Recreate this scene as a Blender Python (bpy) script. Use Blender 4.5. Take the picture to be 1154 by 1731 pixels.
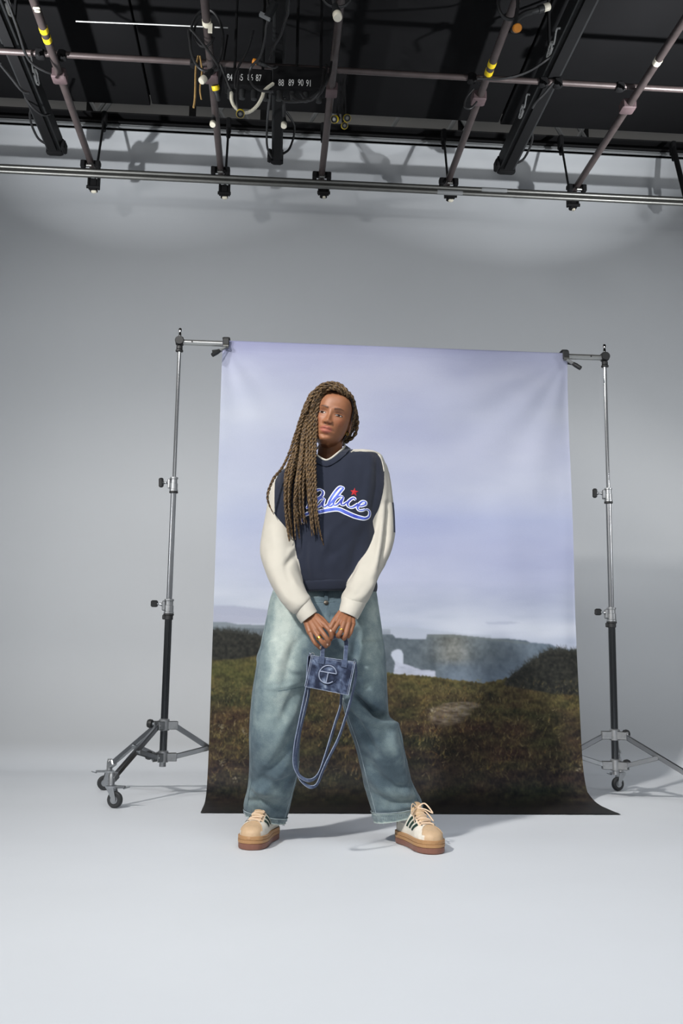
import bpy, bmesh, math, random
import numpy as np
from mathutils import Vector, Matrix
from mathutils.bvhtree import BVHTree
from mathutils import noise as mnoise

for o in list(bpy.data.objects):
    bpy.data.objects.remove(o)
random.seed(7); rng = np.random.default_rng(7)
SC = bpy.context.scene
COL = SC.collection
PI = math.pi

# ------------------------------------------------------------------ camera
FPX, CX, CY = 1683.0, 577.0, 865.5
CAM = np.array([0.0, 0.0, 0.66])
def _rx(a): c, s = math.cos(a), math.sin(a); return np.array([[1, 0, 0], [0, c, -s], [0, s, c]])
def _rz(a): c, s = math.cos(a), math.sin(a); return np.array([[c, -s, 0], [s, c, 0], [0, 0, 1]])
RC = _rz(math.radians(-4.05)) @ _rx(math.radians(98.7)) @ _rz(math.radians(0.84))
cd = bpy.data.cameras.new('camera'); cam = bpy.data.objects.new('camera', cd); COL.objects.link(cam)
cd.sensor_fit = 'VERTICAL'; cd.sensor_height = 36.0; cd.sensor_width = 24.0
cd.lens = FPX / 1731.0 * 36.0
cd.clip_start = 0.05; cd.clip_end = 100
M4 = Matrix.Identity(4)
for i in range(3):
    for j in range(3): M4[i][j] = RC[i, j]
M4.translation = Vector(CAM)
cam.matrix_world = M4
SC.camera = cam

# ------------------------------------------------------------------ view, world, lights
SC.view_settings.view_transform = 'Standard'; SC.view_settings.look = 'None'
SC.view_settings.gamma = 1.0; SC.view_settings.exposure = 0.0
SC.view_settings.use_curve_mapping = False
wd = bpy.data.worlds.new('world'); SC.world = wd; wd.use_nodes = True
bg = wd.node_tree.nodes['Background']; bg.inputs[0].default_value = (0.92, 0.96, 1.0, 1); bg.inputs[1].default_value = 0.21

def area_light(name, loc, target, power, size, color=(1, 1, 1), sy=None, spread=180):
    ld = bpy.data.lights.new(name, 'AREA'); ld.energy = power; ld.color = color
    ld.shape = 'DISK' if sy is None else 'RECTANGLE'; ld.size = size
    if sy: ld.size_y = sy
    ld.spread = math.radians(spread)
    o = bpy.data.objects.new(name, ld); COL.objects.link(o); o.location = loc
    o.rotation_euler = (Vector(target) - Vector(loc)).to_track_quat('-Z', 'Y').to_euler()
    o['kind'] = 'helper'
    return o
# hard key from the front left, two strobes either side of the set for the cove wall, soft fill over the camera
area_light('key_light', (-3.75, -1.63, 5.6), (0.66, 4.2, 0.95), 64, 0.45, (1.0, 0.965, 0.92), spread=54)
area_light('wall_key', (-2.5, 3.1, 3.6), (1.3, 7.0, 1.35), 14, 0.28, (1.0, 0.99, 0.97), spread=85)
area_light('wall_strobe', (-2.7, 3.9, 1.9), (-0.1, 7.0, 7.4), 40, 0.09, (0.96, 0.98, 1.0), spread=58)
area_light('wall_strobe', (3.5, 3.9, 1.9), (0.9, 7.0, 7.4), 44, 0.09, (0.96, 0.98, 1.0), spread=58)
area_light('wall_wash', (-3.4, 3.2, 1.7), (-1.0, 7.0, 2.0), 10, 0.6, (0.97, 0.985, 1.0), spread=85)  # this pair is added fill for the middle of the wall
area_light('wall_wash', (4.4, 3.2, 1.9), (2.0, 7.0, 2.1), 14, 0.6, (0.97, 0.985, 1.0), spread=85)
area_light('front_fill', (0.6, -3.2, 2.6), (0.3, 3.6, 0.6), 22, 3.0, (0.95, 0.975, 1.0), 2.0)
area_light('overhead_fill', (0.5, 1.2, 3.9), (0.5, 1.7, 0.0), 98, 3.4, (0.94, 0.97, 1.0), 1.6)  # soft fill added out of view to brighten the floor

# added fill above the flats, unseen, brightening the rear wall behind the slot
area_light('slot_fill', (0.5, 6.2, 5.7), (0.5, 7.5, 4.9), 10, 7.0, (1.0, 0.96, 0.9), 0.3)

# ------------------------------------------------------------------ helpers
def lin(h):
    h = h.lstrip('#'); r = []
    for i in (0, 2, 4):
        c = int(h[i:i + 2], 16) / 255.0
        r.append(c / 12.92 if c <= 0.04045 else ((c + 0.055) / 1.055) ** 2.4)
    return tuple(r)
def lin4(h): return lin(h) + (1.0,)
def ray(px, py): return RC @ np.array([(px - CX) / FPX, -(py - CY) / FPX, -1.0])
def P(px, py, Y):
    """point seen at a picture position on the plane at distance Y from the camera"""
    d = ray(px, py); return CAM + d * ((Y - CAM[1]) / d[1])
def Z(px, py, z):
    d = ray(px, py); return CAM + d * ((z - CAM[2]) / d[2])
def proj(V):
    q = (np.asarray(V, float) - CAM) @ RC
    return np.stack([CX + FPX * q[..., 0] / -q[..., 2], CY - FPX * q[..., 1] / -q[..., 2]], -1)

def smoothpath(pts, n, closed=False):
    """Catmull-Rom through points, n samples (any dimension)"""
    p = np.asarray(pts, float); m = len(p)
    if m == 2:
        t = np.linspace(0, 1, n)[:, None]; return p[0] * (1 - t) + p[1] * t
    q = np.vstack([2 * p[0] - p[1], p, 2 * p[-1] - p[-2]])
    u = np.linspace(0, m - 1, n); i = np.minimum(u.astype(int), m - 2); t = (u - i)[:, None]
    a, b, c, d = q[i], q[i + 1], q[i + 2], q[i + 3]
    return 0.5 * (2 * b + (c - a) * t + (2 * a - 5 * b + 4 * c - d) * t ** 2 + (3 * b - a - 3 * c + d) * t ** 3)

def frames(pts):
    p = np.asarray(pts, float); t = np.gradient(p, axis=0)
    t /= np.linalg.norm(t, axis=1)[:, None] + 1e-12
    ref = np.array([0, 0, 1.0]) if abs(t[0][2]) < 0.9 else np.array([0, 1.0, 0])
    n = np.cross(t[0], ref); n /= np.linalg.norm(n); N = [n]
    for k in range(1, len(p)):
        n = N[-1] - t[k] * (N[-1] @ t[k]); n /= np.linalg.norm(n) + 1e-12; N.append(n)
    N = np.array(N); return t, N, np.cross(t, N)

class MB:
    def __init__(s): s.v = []; s.f = []; s.m = []; s.n = 0
    def add(s, verts, faces, mat=0):
        s.v.extend(map(tuple, verts)); b = s.n
        s.f.extend([tuple(b + i for i in f) for f in faces]); s.m.extend([mat] * len(faces)); s.n += len(verts)
        return s
    def loft(s, rings, caps=True, mat=0, closed=True):
        R = np.asarray(rings, float); k, n, _ = R.shape; f = []
        for i in range(k - 1):
            for j in range(n if closed else n - 1):
                j2 = (j + 1) % n
                f.append((i * n + j, i * n + j2, (i + 1) * n + j2, (i + 1) * n + j))
        if caps and closed:
            f.append(tuple(range(n - 1, -1, -1))); f.append(tuple((k - 1) * n + j for j in range(n)))
        return s.add(R.reshape(-1, 3), f, mat)
    def tube(s, pts, r, n=8, caps=True, mat=0, flat=1.0, up=None):
        p = np.asarray(pts, float); t, N, B = frames(p)
        if up is not None:
            u = np.asarray(up, float); B = np.cross(t, u); B /= np.linalg.norm(B, axis=1)[:, None] + 1e-9; N = np.cross(B, t)
        r = np.broadcast_to(np.asarray(r, float), (len(p),))
        a = np.arange(n) * 2 * PI / n
        rings = p[:, None] + r[:, None, None] * (np.cos(a)[None, :, None] * N[:, None] * flat + np.sin(a)[None, :, None] * B[:, None])
        return s.loft(rings, caps, mat)
    def box(s, c, size, R=None, mat=0, bev=0.0):
        h = np.array(size, float) / 2
        if bev <= 0:
            v = np.array([[x, y, z] for x in (-1, 1) for y in (-1, 1) for z in (-1, 1)]) * h
            f = [(0, 1, 3, 2), (4, 6, 7, 5), (0, 4, 5, 1), (2, 3, 7, 6), (0, 2, 6, 4), (1, 5, 7, 3)]
        else:
            b = min(bev, h.min() * 0.9)
            def ringp(x, y): return [(x - b, -y), (x, -y + b), (x, y - b), (x - b, y), (-x + b, y), (-x, y - b), (-x, -y + b), (-x + b, -y)]
            lay = [(-h[2], ringp(h[0] - b, h[1] - b)), (-h[2] + b, ringp(h[0], h[1])), (h[2] - b, ringp(h[0], h[1])), (h[2], ringp(h[0] - b, h[1] - b))]
            v = np.array([[x, y, z] for z, rr in lay for x, y in rr]); f = []
            for i in range(3):
                for j in range(8): f.append((i * 8 + j, i * 8 + (j + 1) % 8, i * 8 + 8 + (j + 1) % 8, i * 8 + 8 + j))
            f.append(tuple(range(7, -1, -1))); f.append(tuple(24 + j for j in range(8)))
        if R is not None: v = v @ np.asarray(R, float).T
        return s.add(v + np.asarray(c, float), f, mat)
    def lathe(s, prof, n=16, origin=(0, 0, 0), axis=(0, 0, 1), mat=0, caps=True):
        ax = np.asarray(axis, float); ax /= np.linalg.norm(ax)
        ref = np.array([1.0, 0, 0]) if abs(ax[0]) < 0.8 else np.array([0, 1.0, 0])
        u = np.cross(ref, ax); u /= np.linalg.norm(u); w = np.cross(ax, u)
        a = np.arange(n) * 2 * PI / n
        rings = [np.asarray(origin, float) + ax * z + max(r, 1e-5) * (np.cos(a)[:, None] * u + np.sin(a)[:, None] * w) for r, z in prof]
        return s.loft(rings, caps, mat)
    def torus(s, c, R, r, axis=(0, 0, 1), n=24, k=8, mat=0):
        ax = np.asarray(axis, float); ax /= np.linalg.norm(ax)
        ref = np.array([1.0, 0, 0]) if abs(ax[0]) < 0.8 else np.array([0, 1.0, 0])
        u = np.cross(ref, ax); u /= np.linalg.norm(u); w = np.cross(ax, u); v = []; f = []
        for i in range(n):
            a = 2 * PI * i / n; d = math.cos(a) * u + math.sin(a) * w
            for j in range(k):
                b = 2 * PI * j / k; v.append(np.asarray(c, float) + d * (R + r * math.cos(b)) + ax * r * math.sin(b))
        for i in range(n):
            for j in range(k):
                f.append((i * k + j, ((i + 1) % n) * k + j, ((i + 1) % n) * k + (j + 1) % k, i * k + (j + 1) % k))
        return s.add(v, f, mat)
    def build(s, name, mats, parent=None, origin=None, smooth=40):
        me = bpy.data.meshes.new(name)
        org = np.zeros(3) if origin is None else np.asarray(origin, float)
        if parent is not None: org = ORG[parent.name]
        me.from_pydata([tuple(np.asarray(p) - org) for p in s.v], [], s.f)
        return link(name, me, mats, parent, org, s.m, smooth)

ORG = {}
def link(name, me, mats, parent=None, org=None, mi=None, smooth=40):
    if not isinstance(mats, (list, tuple)): mats = [mats]
    for m in mats: me.materials.append(m)
    if mi is not None and len(mats) > 1: me.polygons.foreach_set('material_index', mi)
    me.validate(); me.update()
    if smooth:
        me.polygons.foreach_set('use_smooth', [True] * len(me.polygons))
        if smooth < 180: me.set_sharp_from_angle(angle=math.radians(smooth))
    o = bpy.data.objects.new(name, me); COL.objects.link(o)
    if parent is not None: o.parent = parent
    else: o.location = org
    ORG[o.name] = np.asarray(org, float)
    return o
def np_mesh(name, V, Fc, mats, parent=None, org=None, smooth=180):
    """mesh straight from arrays (all faces the same size)"""
    V = np.asarray(V, np.float32); Fc = np.asarray(Fc, np.int32)
    o3 = np.zeros(3) if org is None else np.asarray(org, float)
    if parent is not None: o3 = ORG[parent.name]
    me = bpy.data.meshes.new(name); k = Fc.shape[1]
    me.vertices.add(len(V)); me.vertices.foreach_set('co', (V - o3).astype(np.float32).ravel())
    me.loops.add(Fc.size); me.loops.foreach_set('vertex_index', Fc.ravel())
    me.polygons.add(len(Fc)); me.polygons.foreach_set('loop_start', np.arange(0, Fc.size, k, dtype=np.int32))
    me.update(calc_edges=True)
    return link(name, me, mats, parent, o3, None, smooth)
def empty(name, loc, label=None, cat=None, group=None):
    o = bpy.data.objects.new(name, None); COL.objects.link(o); o.location = loc; o.empty_display_size = 0.1
    ORG[o.name] = np.asarray(loc, float)
    return tag(o, label, cat, group)
def tag(o, label=None, cat=None, group=None, kind=None):
    if label: o['label'] = label
    if cat: o['category'] = cat
    if group: o['group'] = group
    if kind: o['kind'] = kind
    return o
def copy_tree(o, parent=None):
    c = o.copy(); COL.objects.link(c)
    if parent is not None: c.parent = parent
    for ch in list(o.children): copy_tree(ch, c)
    return c
def vcol(me, name, arr):
    a = me.attributes.new(name, 'FLOAT_COLOR', 'POINT')
    c = np.ones((len(me.vertices), 4), np.float32); c[:, :3] = arr; a.data.foreach_set('color', c.ravel())
def vflt(me, name, arr):
    a = me.attributes.new(name, 'FLOAT', 'POINT'); a.data.foreach_set('value', np.asarray(arr, np.float32))

# ------------------------------------------------------------------ materials
def nodes(m): return m.node_tree.nodes, m.node_tree.links
def mat(name, col, rough=0.5, metal=0.0, var=0.0, scale=20, bump=0.0, bscale=200, spec=0.5, sheen=0.0, col2=None, aniso=0.0, sss=0.0, attr=None):
    m = bpy.data.materials.new(name); m.use_nodes = True; N, L = nodes(m); b = N['Principled BSDF']
    c = lin4(col) if isinstance(col, str) else col
    b.inputs['Base Color'].default_value = c; b.inputs['Roughness'].default_value = rough; b.inputs['Metallic'].default_value = metal
    b.inputs['Specular IOR Level'].default_value = spec
    if sheen: b.inputs['Sheen Weight'].default_value = sheen
    tc = N.new('ShaderNodeTexCoord')
    last = None
    if attr:
        a = N.new('ShaderNodeAttribute'); a.attribute_name = attr; last = a.outputs['Color']; L.new(last, b.inputs['Base Color'])
    if var > 0 or col2:
        nz = N.new('ShaderNodeTexNoise'); nz.inputs['Scale'].default_value = scale; nz.inputs['Detail'].default_value = 5
        L.new(tc.outputs['Object'], nz.inputs['Vector'])
        if col2:
            mx = N.new('ShaderNodeMix'); mx.data_type = 'RGBA'; mx.inputs[6].default_value = c; mx.inputs[7].default_value = lin4(col2)
            rp = N.new('ShaderNodeValToRGB'); rp.color_ramp.elements[0].position = 0.38; rp.color_ramp.elements[1].position = 0.64
            L.new(nz.outputs['Fac'], rp.inputs[0]); L.new(rp.outputs[0], mx.inputs[0]); L.new(mx.outputs[2], b.inputs['Base Color'])
        else:
            h = N.new('ShaderNodeHueSaturation'); h.inputs['Color'].default_value = c
            if last is not None: L.new(last, h.inputs['Color'])
            mr = N.new('ShaderNodeMapRange'); mr.inputs[1].default_value = 0.25; mr.inputs[2].default_value = 0.75
            mr.inputs[3].default_value = 1 - var; mr.inputs[4].default_value = 1 + var
            L.new(nz.outputs['Fac'], mr.inputs[0]); L.new(mr.outputs[0], h.inputs['Value']); L.new(h.outputs[0], b.inputs['Base Color'])
    if bump > 0:
        n2 = N.new('ShaderNodeTexNoise'); n2.inputs['Scale'].default_value = bscale; n2.inputs['Detail'].default_value = 3
        bp = N.new('ShaderNodeBump'); bp.inputs['Strength'].default_value = bump; bp.inputs['Distance'].default_value = 0.002
        L.new(tc.outputs['Object'], n2.inputs['Vector']); L.new(n2.outputs['Fac'], bp.inputs['Height']); L.new(bp.outputs[0], b.inputs['Normal'])
    if sss:
        b.inputs['Subsurface Weight'].default_value = sss; b.inputs['Subsurface Radius'].default_value = (0.012, 0.005, 0.003)
        b.inputs['Subsurface Scale'].default_value = 1.0
    return m
M = {}
M['cyc'] = mat('cove_paint', '#bec1c4', 0.62, var=0.025, scale=0.9, bump=0.04, bscale=60, spec=0.3)
def cove_blend(m, low):
    N, L = nodes(m); b = N['Principled BSDF']; src = b.inputs['Base Color'].links[0].from_socket
    g = N.new('ShaderNodeNewGeometry'); s = N.new('ShaderNodeSeparateXYZ'); L.new(g.outputs['Position'], s.inputs[0])
    r = N.new('ShaderNodeMapRange'); r.interpolation_type = 'SMOOTHSTEP'; r.inputs[1].default_value = 0.0; r.inputs[2].default_value = 0.16; L.new(s.outputs['Z'], r.inputs[0])
    x = N.new('ShaderNodeMix'); x.data_type = 'RGBA'; x.inputs[6].default_value = lin4(low); L.new(r.outputs[0], x.inputs[0]); L.new(src, x.inputs[7]); L.new(x.outputs[2], b.inputs['Base Color'])
cove_blend(M['cyc'], '#d9dde2')      # colour graded low on the cove to soften the tone step
M['floor'] = mat('floor_paint', '#d9dde2', 0.55, var=0.02, scale=1.5, bump=0.05, bscale=40, spec=0.35)
M['upper'] = mat('upper_wall_paint', '#8b8a88', 0.8, var=0.08, scale=3)
M['black'] = mat('black_paint', '#161617', 0.7, var=0.15, scale=4, bump=0.1, bscale=30, spec=0.12)
M['blackflat'] = mat('black_flat_panel', '#141415', 0.85, var=0.12, scale=2.5, spec=0.06)
M['track'] = mat('dark_grey_track', '#232425', 0.6, var=0.1, scale=6, spec=0.2)
M['pipe'] = mat('dull_brown_steel_pipe', '#4c4342', 0.42, 0.35, var=0.22, scale=14)
M['steel'] = mat('bare_steel', '#6f6f6c', 0.42, 0.85, var=0.1, scale=9)
M['darksteel'] = mat('grey_steel_trim', '#77797a', 0.5, 0.0, var=0.1, scale=5)
M['rubber'] = mat('black_rubber', '#1d1e1f', 0.55, var=0.1, scale=30)
M['cable'] = mat('black_cable', '#1e1e1f', 0.45)
M['yellow'] = mat('yellow_tape', '#e0c31c', 0.5, var=0.06, scale=40)
M['whiteplastic'] = mat('off_white_plastic', '#dcd6c4', 0.4, var=0.05, scale=40)
M['white'] = mat('white_marking', '#dcdcda', 0.6)
M['orange'] = mat('orange_plastic', '#dd8b2a', 0.5)
M['red'] = mat('red_tape', '#b5412d', 0.5)
M['cord'] = mat('tan_rope', '#9a7b4a', 0.8, var=0.2, scale=60)
M['brownlug'] = mat('rusty_bracket', '#57484a', 0.6, 0.2, var=0.2, scale=18)
# ------------------------------------------------------------------ the room: floor, cove wall, upper wall, black ceiling
X0, X1, Y0, YC, YW = -7.0, 8.0, -4.5, 6.2, 7.0
ZT = float(P(577, 237, YW)[2])
mb = MB(); mb.add([(X0, Y0, 0), (X1, Y0, 0), (X1, YC, 0), (X0, YC, 0), (X0, Y0, -.1), (X1, Y0, -.1), (X1, YC, -.1), (X0, YC, -.1)],
                  [(0, 1, 2, 3), (7, 6, 5, 4), (0, 4, 5, 1), (1, 5, 6, 2), (2, 6, 7, 3), (3, 7, 4, 0)])
o = mb.build('floor', M['floor'], smooth=0); o['kind'] = 'structure'
prof = [(YC, 0.0)]
for k in range(1, 41):
    a = k / 40 * PI / 2; prof.append((YC + 0.8 * math.sin(a), 0.8 - 0.8 * math.cos(a)))
prof += [(YW, ZT)]
prof += [(YW + 0.12, ZT), (YW + 0.12, -0.1), (YC, -0.1)]
mb = MB(); mb.loft([[(X1, y, z) for y, z in prof], [(X0, y, z) for y, z in prof]], True)
o = mb.build('wall_back', M['cyc'], smooth=30); o['kind'] = 'structure'
mb = MB(); mb.box(((X0 + X1) / 2, YW + 0.62, 5.25), (X1 - X0, 0.1, 1.6)); o = mb.build('wall_rear', M['upper'], smooth=0); o['kind'] = 'structure'
z1 = float(P(577, 236, YW - .04)[2]); z2 = float(P(577, 229, YW - .04)[2]); z3 = float(P(577, 212, YW - .04)[2])
mb = MB(); mb.box(((X0 + X1) / 2, YW + .0, (z1 + z2) / 2), (X1 - X0, 0.09, z2 - z1), bev=.005); mb.box(((X0 + X1) / 2, YW - .035, z1 + .004), (X1 - X0, 0.05, .008))
o = mb.build('trim_1', M['darksteel'], smooth=30); o['kind'] = 'structure'
mb = MB()
for zz, dy in ((z2 + .006, .16), (z3 - .006, .16)): mb.box(((X0 + X1) / 2, YW + .02, zz), (X1 - X0, dy, .012))
mb.box(((X0 + X1) / 2, YW + .02, (z2 + z3) / 2), (X1 - X0, .012, z3 - z2 - .02))
o = mb.build('trim_2', M['black'], smooth=30); o['kind'] = 'structure'
# ceiling of black flats with open joints
ZC = 4.66
YR = float(Z(577, 197, ZC)[1])
mb = MB(); mb.box(((X0 + X1) / 2, (.8 + YR) / 2 - .02, ZC + .09), (X1 - X0, YR - .8 - .06, .06)); ceil = mb.build('ceiling', M['black'], smooth=0); ceil['kind'] = 'structure'
ysplit = [YR, 5.12, 3.9, 2.7, 1.8, .8]
xsplit = [-7, -4.6, -3.4, -2.15, -.95, .36, 1.62, 2.9, 4.1, 5.4, 7.9]
for j in range(len(ysplit) - 1):
    for i in range(len(xsplit) - 1):
        if j == 0 and i % 2: continue
        xa, xb = xsplit[i], xsplit[i + 2] if j == 0 else xsplit[i + 1]
        ya, yb = ysplit[j + 1], ysplit[j]
        mb = MB(); g = .006
        mb.box(((xa + xb) / 2, (ya + yb) / 2, ZC + .03 + random.uniform(-.012, .012) + (.012 if j else 0)), (xb - xa - 2 * g, yb - ya - 2 * g, .04), bev=.004)
        mb.build('panel', M['blackflat'], ceil, smooth=30)
# truss braces in the slot over the beam
tr = empty('steel_truss', (0.5, YW + .25, z3), 'grey steel roof truss braces in the slot above the black beam', 'truss')
for px, d in ((150, 1), (185, -1), (140, 1), (340, 1), (400, -1), (440, -1), (500, 1), (592, -1), (640, 1), (735, 1), (762, 1), (815, -1), (955, 1), (972, -1), (1010, -1)):
    b = P(px, 200 + .05 * px, YW + .25); b[2] = z3 - .02
    mb = MB(); t = np.array([b[0] + d * .34, b[1], b[2] + .62]); mb.tube([b, t], .017, 6); mb.build('brace', M['darksteel'], tr)
mb = MB(); mb.box((.5, YW + .25, z3 + .62), (9, .05, .05)); mb.build('top_chord', M['darksteel'], tr)
for px in (152, 325, 445, 780, 988):
    b = P(px, 185 + .05 * px, YW + .3); mb = MB(); mb.box((b[0], b[1], z3 + .25), (.05, .05, .6)); mb.build('post', M['black'], tr)

# ------------------------------------------------------------------ pipes of the grid
ZP = 4.025
PIPEX = [-1.293, -.411, .287, 1.176, 2.09]
plab = ['rusty ceiling pipe with two yellow tape bands, leftmost of the grid', 'rusty ceiling pipe with a white tape tag and a black cable coil',
        'rusty ceiling pipe beside the numbered socket boxes, without tape', 'rusty ceiling pipe with two yellow bands near the dangling orange plug',
        'rusty ceiling pipe with one white tape band, rightmost of the grid']
bands = {0: [(69, 49, 'yellow'), (73, 65, 'yellow')], 1: [(345, 37, 'white')], 3: [(832, 107, 'yellow'), (828, 121, 'yellow')], 4: [(1106, 103, 'white')]}
cpy = [(90, 128), (353, 128), (561, 152), (812, 166), (1060, 180)]
for i, x in enumerate(PIPEX):
    e = empty('ceiling_pipe', (x, 6.54, ZP), plab[i], 'pipe', 'grid pipes running to the back rail')
    mb = MB(); mb.tube([(x, 1.2, ZP), (x, 3.5, ZP), (x, 6.56, ZP)], .0225, 14); mb.build('tube', M['pipe'], e)
    for px, py, c in bands.get(i, []):
        y = float(Z(px, py, ZP)[1]); mb = MB(); mb.tube([(x, y - .02, ZP), (x, y + .02, ZP)], .0242, 14)
        if c == 'white' and i == 1: mb.box((x + .02, y, ZP - .035), (.022, .012, .05))
        mb.build('tape', M['yellow' if c == 'yellow' else 'whiteplastic'], e)
    px, py = cpy[i]; y = float(Z(px, py, ZP)[1]); mb = MB()
    mb.box((x - .004, y, ZP), (.082, .085, .062), bev=.006); mb.build('coupling', M['brownlug'], e)
    y = 6.47; mb = MB()
    mb.box((x, y + .03, ZP + .005), (.125, .05, .03), bev=.004); mb.box((x - .05, y, ZP - .02), (.03, .05, .05), bev=.004); mb.box((x + .05, y, ZP - .02), (.03, .05, .05), bev=.004)
    mb.build('end_clamp', M['black'], e)
    mb = MB(); mb.tube([(x - .014, y - .045, 3.99), (x - .014, y - .055, 3.972), (x + .014, y - .055, 3.972), (x + .014, y - .045, 3.99)], .007, 6); mb.build('clamp_bolt', M['steel'], e)
for k, (zz, yy, lab) in enumerate(((3.978, 6.5, 'long bare steel rail under the ceiling pipes, upper of the two'), (3.944, 6.5, 'long bare steel rail under the ceiling pipes, lower of the two'))):
    e = empty('steel_rail', (.5, yy, zz), lab, 'rail'); mb = MB(); mb.tube([(-5, yy, zz), (.5, yy, zz), (6, yy, zz)], .0162, 14); mb.build('tube', M['steel'], e)
    for px in ((835,) if k == 0 else (760,)):
        xx = float(P(px, 330, yy)[0]); mb = MB(); mb.tube([(xx - .09, yy, zz), (xx + .09, yy, zz)], .0175, 14); mb.build('rail_sleeve', M['darksteel'], e)
YX = float(Z(577, 119, 4.08)[1])
e = empty('cross_pipe', (.5, YX, 4.08), 'thin rusty pipe crossing above the five ceiling pipes', 'pipe')
mb = MB(); mb.tube([(-5, YX, 4.08), (.5, YX, 4.08), (6, YX, 4.08)], .018, 12); mb.build('tube', M['pipe'], e)
for px in (72, 108, 330, 795, 915, 940, 1045):
    x = float(Z(px, 97 + .05 * px, 4.08)[0]); mb = MB(); mb.box((x, YX, 4.075), (.05, .05, .055), bev=.008); mb.tube([(x, YX - .03, 4.06), (x + .012, YX - .045, 4.03)], .008, 6); mb.build('clamp', M['black'], e)
# hanger rods from the beam to the rails
for i, (px, py0, py1, kind) in enumerate(((168, 213, 328, 0), (383, 215, 338, 0), (546, 215, 337, 1), (754, 245, 342, 0), (956, 255, 357, 1), (1150, 262, 384, 0))):
    t = P(px, py0, 6.86); b = P(px, py1, 6.6)
    labs = ['leftmost thin hanger rod holding the twin rails below the black beam', 'thin hanger rod just right of the white taped pipe', 'thin hanger rod beside the middle ceiling pipe',
            'thin hanger rod left of the yellow banded pipe end on the right', 'thin hanger rod left of the rightmost ceiling pipe end', 'thick hanger rod cut by the right edge of the photo']
    e = empty('hanger_rod', tuple(b), labs[i], 'hanger', 'hanger rods of the twin rails')
    x = (t[0] + b[0]) / 2; m_ = np.array([b[0], 6.6, 4.0])
    mb = MB(); mb.tube([(x, 6.84, z1 + .03), (x, 6.62, 3.99)], .0085 if i < 5 else .02, 8); mb.build('rod', M['black'], e)
    mb = MB(); mb.box((x, 6.84, z1 - .0), (.035, .06, .1), bev=.006); mb.tube([(x, 6.84, z1 - .05), (x, 6.83, z1 - .1)], .016, 8); mb.build('shackle', M['black'], e)
    zb = b[2]; mb = MB()
    for s in (-1, 1): mb.box((x + s * .032, 6.58, (3.98 + zb) / 2 + .02), (.014, .06, 3.98 - zb - .02), bev=.003)
    mb.box((x, 6.58, zb + .05), (.05, .05, .09), bev=.006); mb.tube([(x - .045, 6.56, zb + .03), (x + .045, 6.56, zb + .03)], .012, 8); mb.build('bracket', M['black'], e)
    mb = MB(); mb.box((x + .004, 6.575, zb + .008), (.036 if kind == 0 else .02, .03, .028), bev=.006); mb.build('tag_end', M['whiteplastic'], e)

# ------------------------------------------------------------------ dark lighting tracks
def track(pxa, pya, pxb, pyb, w, h, z, label, marks, side):
    a = Z(pxb, pyb, z); x = float(a[0]); ye = float(a[1])
    e = empty('lighting_track', (x, ye, z), label, 'track', 'dark tracks hung between the pipes')
    mb = MB(); mb.box((x, (ye + 1.2) / 2, z + h / 2), (w, ye - 1.2, h), bev=.006); mb.build('channel', M['track'], e)
    mb = MB(); mb.box((x, (ye + 1.2) / 2, z - .012), (w * .55, ye - 1.3, .026)); mb.build('lower_rib', M['black'], e)
    mb = MB(); mb.box((x, ye + .015, z + h * .4), (w * 1.15, .05, h * 1.1), bev=.01); mb.box((x + side * w * .7, ye - .03, z + .02), (.03, .09, .07), bev=.008); mb.build('end_cap', M['black'], e)
    mb = MB(); c = smoothpath([(x - side * w * .4, ye - .05, z + .02), (x - side * (w * .5 + .05), ye - .1, z + .05), (x - side * (w * .5 + .075), ye - .22, z + .14), (x - side * w * .4, ye - .35, z + .2)], 16)
    mb.tube(c, .008, 6); mb.build('loop_cable', M['cable'], e)
    for yy in (1.5, 3.2, 4.4, 5.4):
        mb = MB(); mb.box((x, yy, z + h + .02), (w * .5, .05, .05)); mb.tube([(x, yy, z + h), (x, yy, ZC + .02)], .01, 6); mb.build('hanger', M['black'], e)
    for px, py, s in marks:
        zc = z + h * .5; xs = x + side * (w / 2 + .002)
        q = P(px, py, 3); d = ray(px, py); t = (xs - CAM[0]) / d[0] if abs(d[0]) > 1e-3 else 1
        yy = float(np.clip((CAM + d * t)[1], 3.8, 6.2))
        mb = MB()
        for c in (smoothpath([(0, -.12), (.05, -.07), (-.02, -.02), (.045, .02), (.03, .07), (-.03, .05), (.02, .0), (.05, .06)], 40), smoothpath([(-.03, .0), (-.045, .05), (0.0, .1), (.03, .06)], 20)):
            mb.tube([(xs, yy + v * s, zc + u * s * .55) for u, v in c], .005 * s, 5)
        mb.build('script_mark', M['white'], e)
    return e
track(20, 60, 92, 256, .1, .11, 4.13, 'dark lighting track left of the yellow banded pipe, with white script marks', [(56, 140, 1.3), (8, 17, 1.3)], 1)
track(471, 60, 468, 272, .075, .1, 4.13, 'dark lighting track running behind the numbered socket boxes', [], -1)
track(962, 0, 856, 288, .11, .12, 4.13, 'dark lighting track on the right, with pale script marks on its side', [(934, 70, 1.2), (885, 186, 1.2)], -1)

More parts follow.
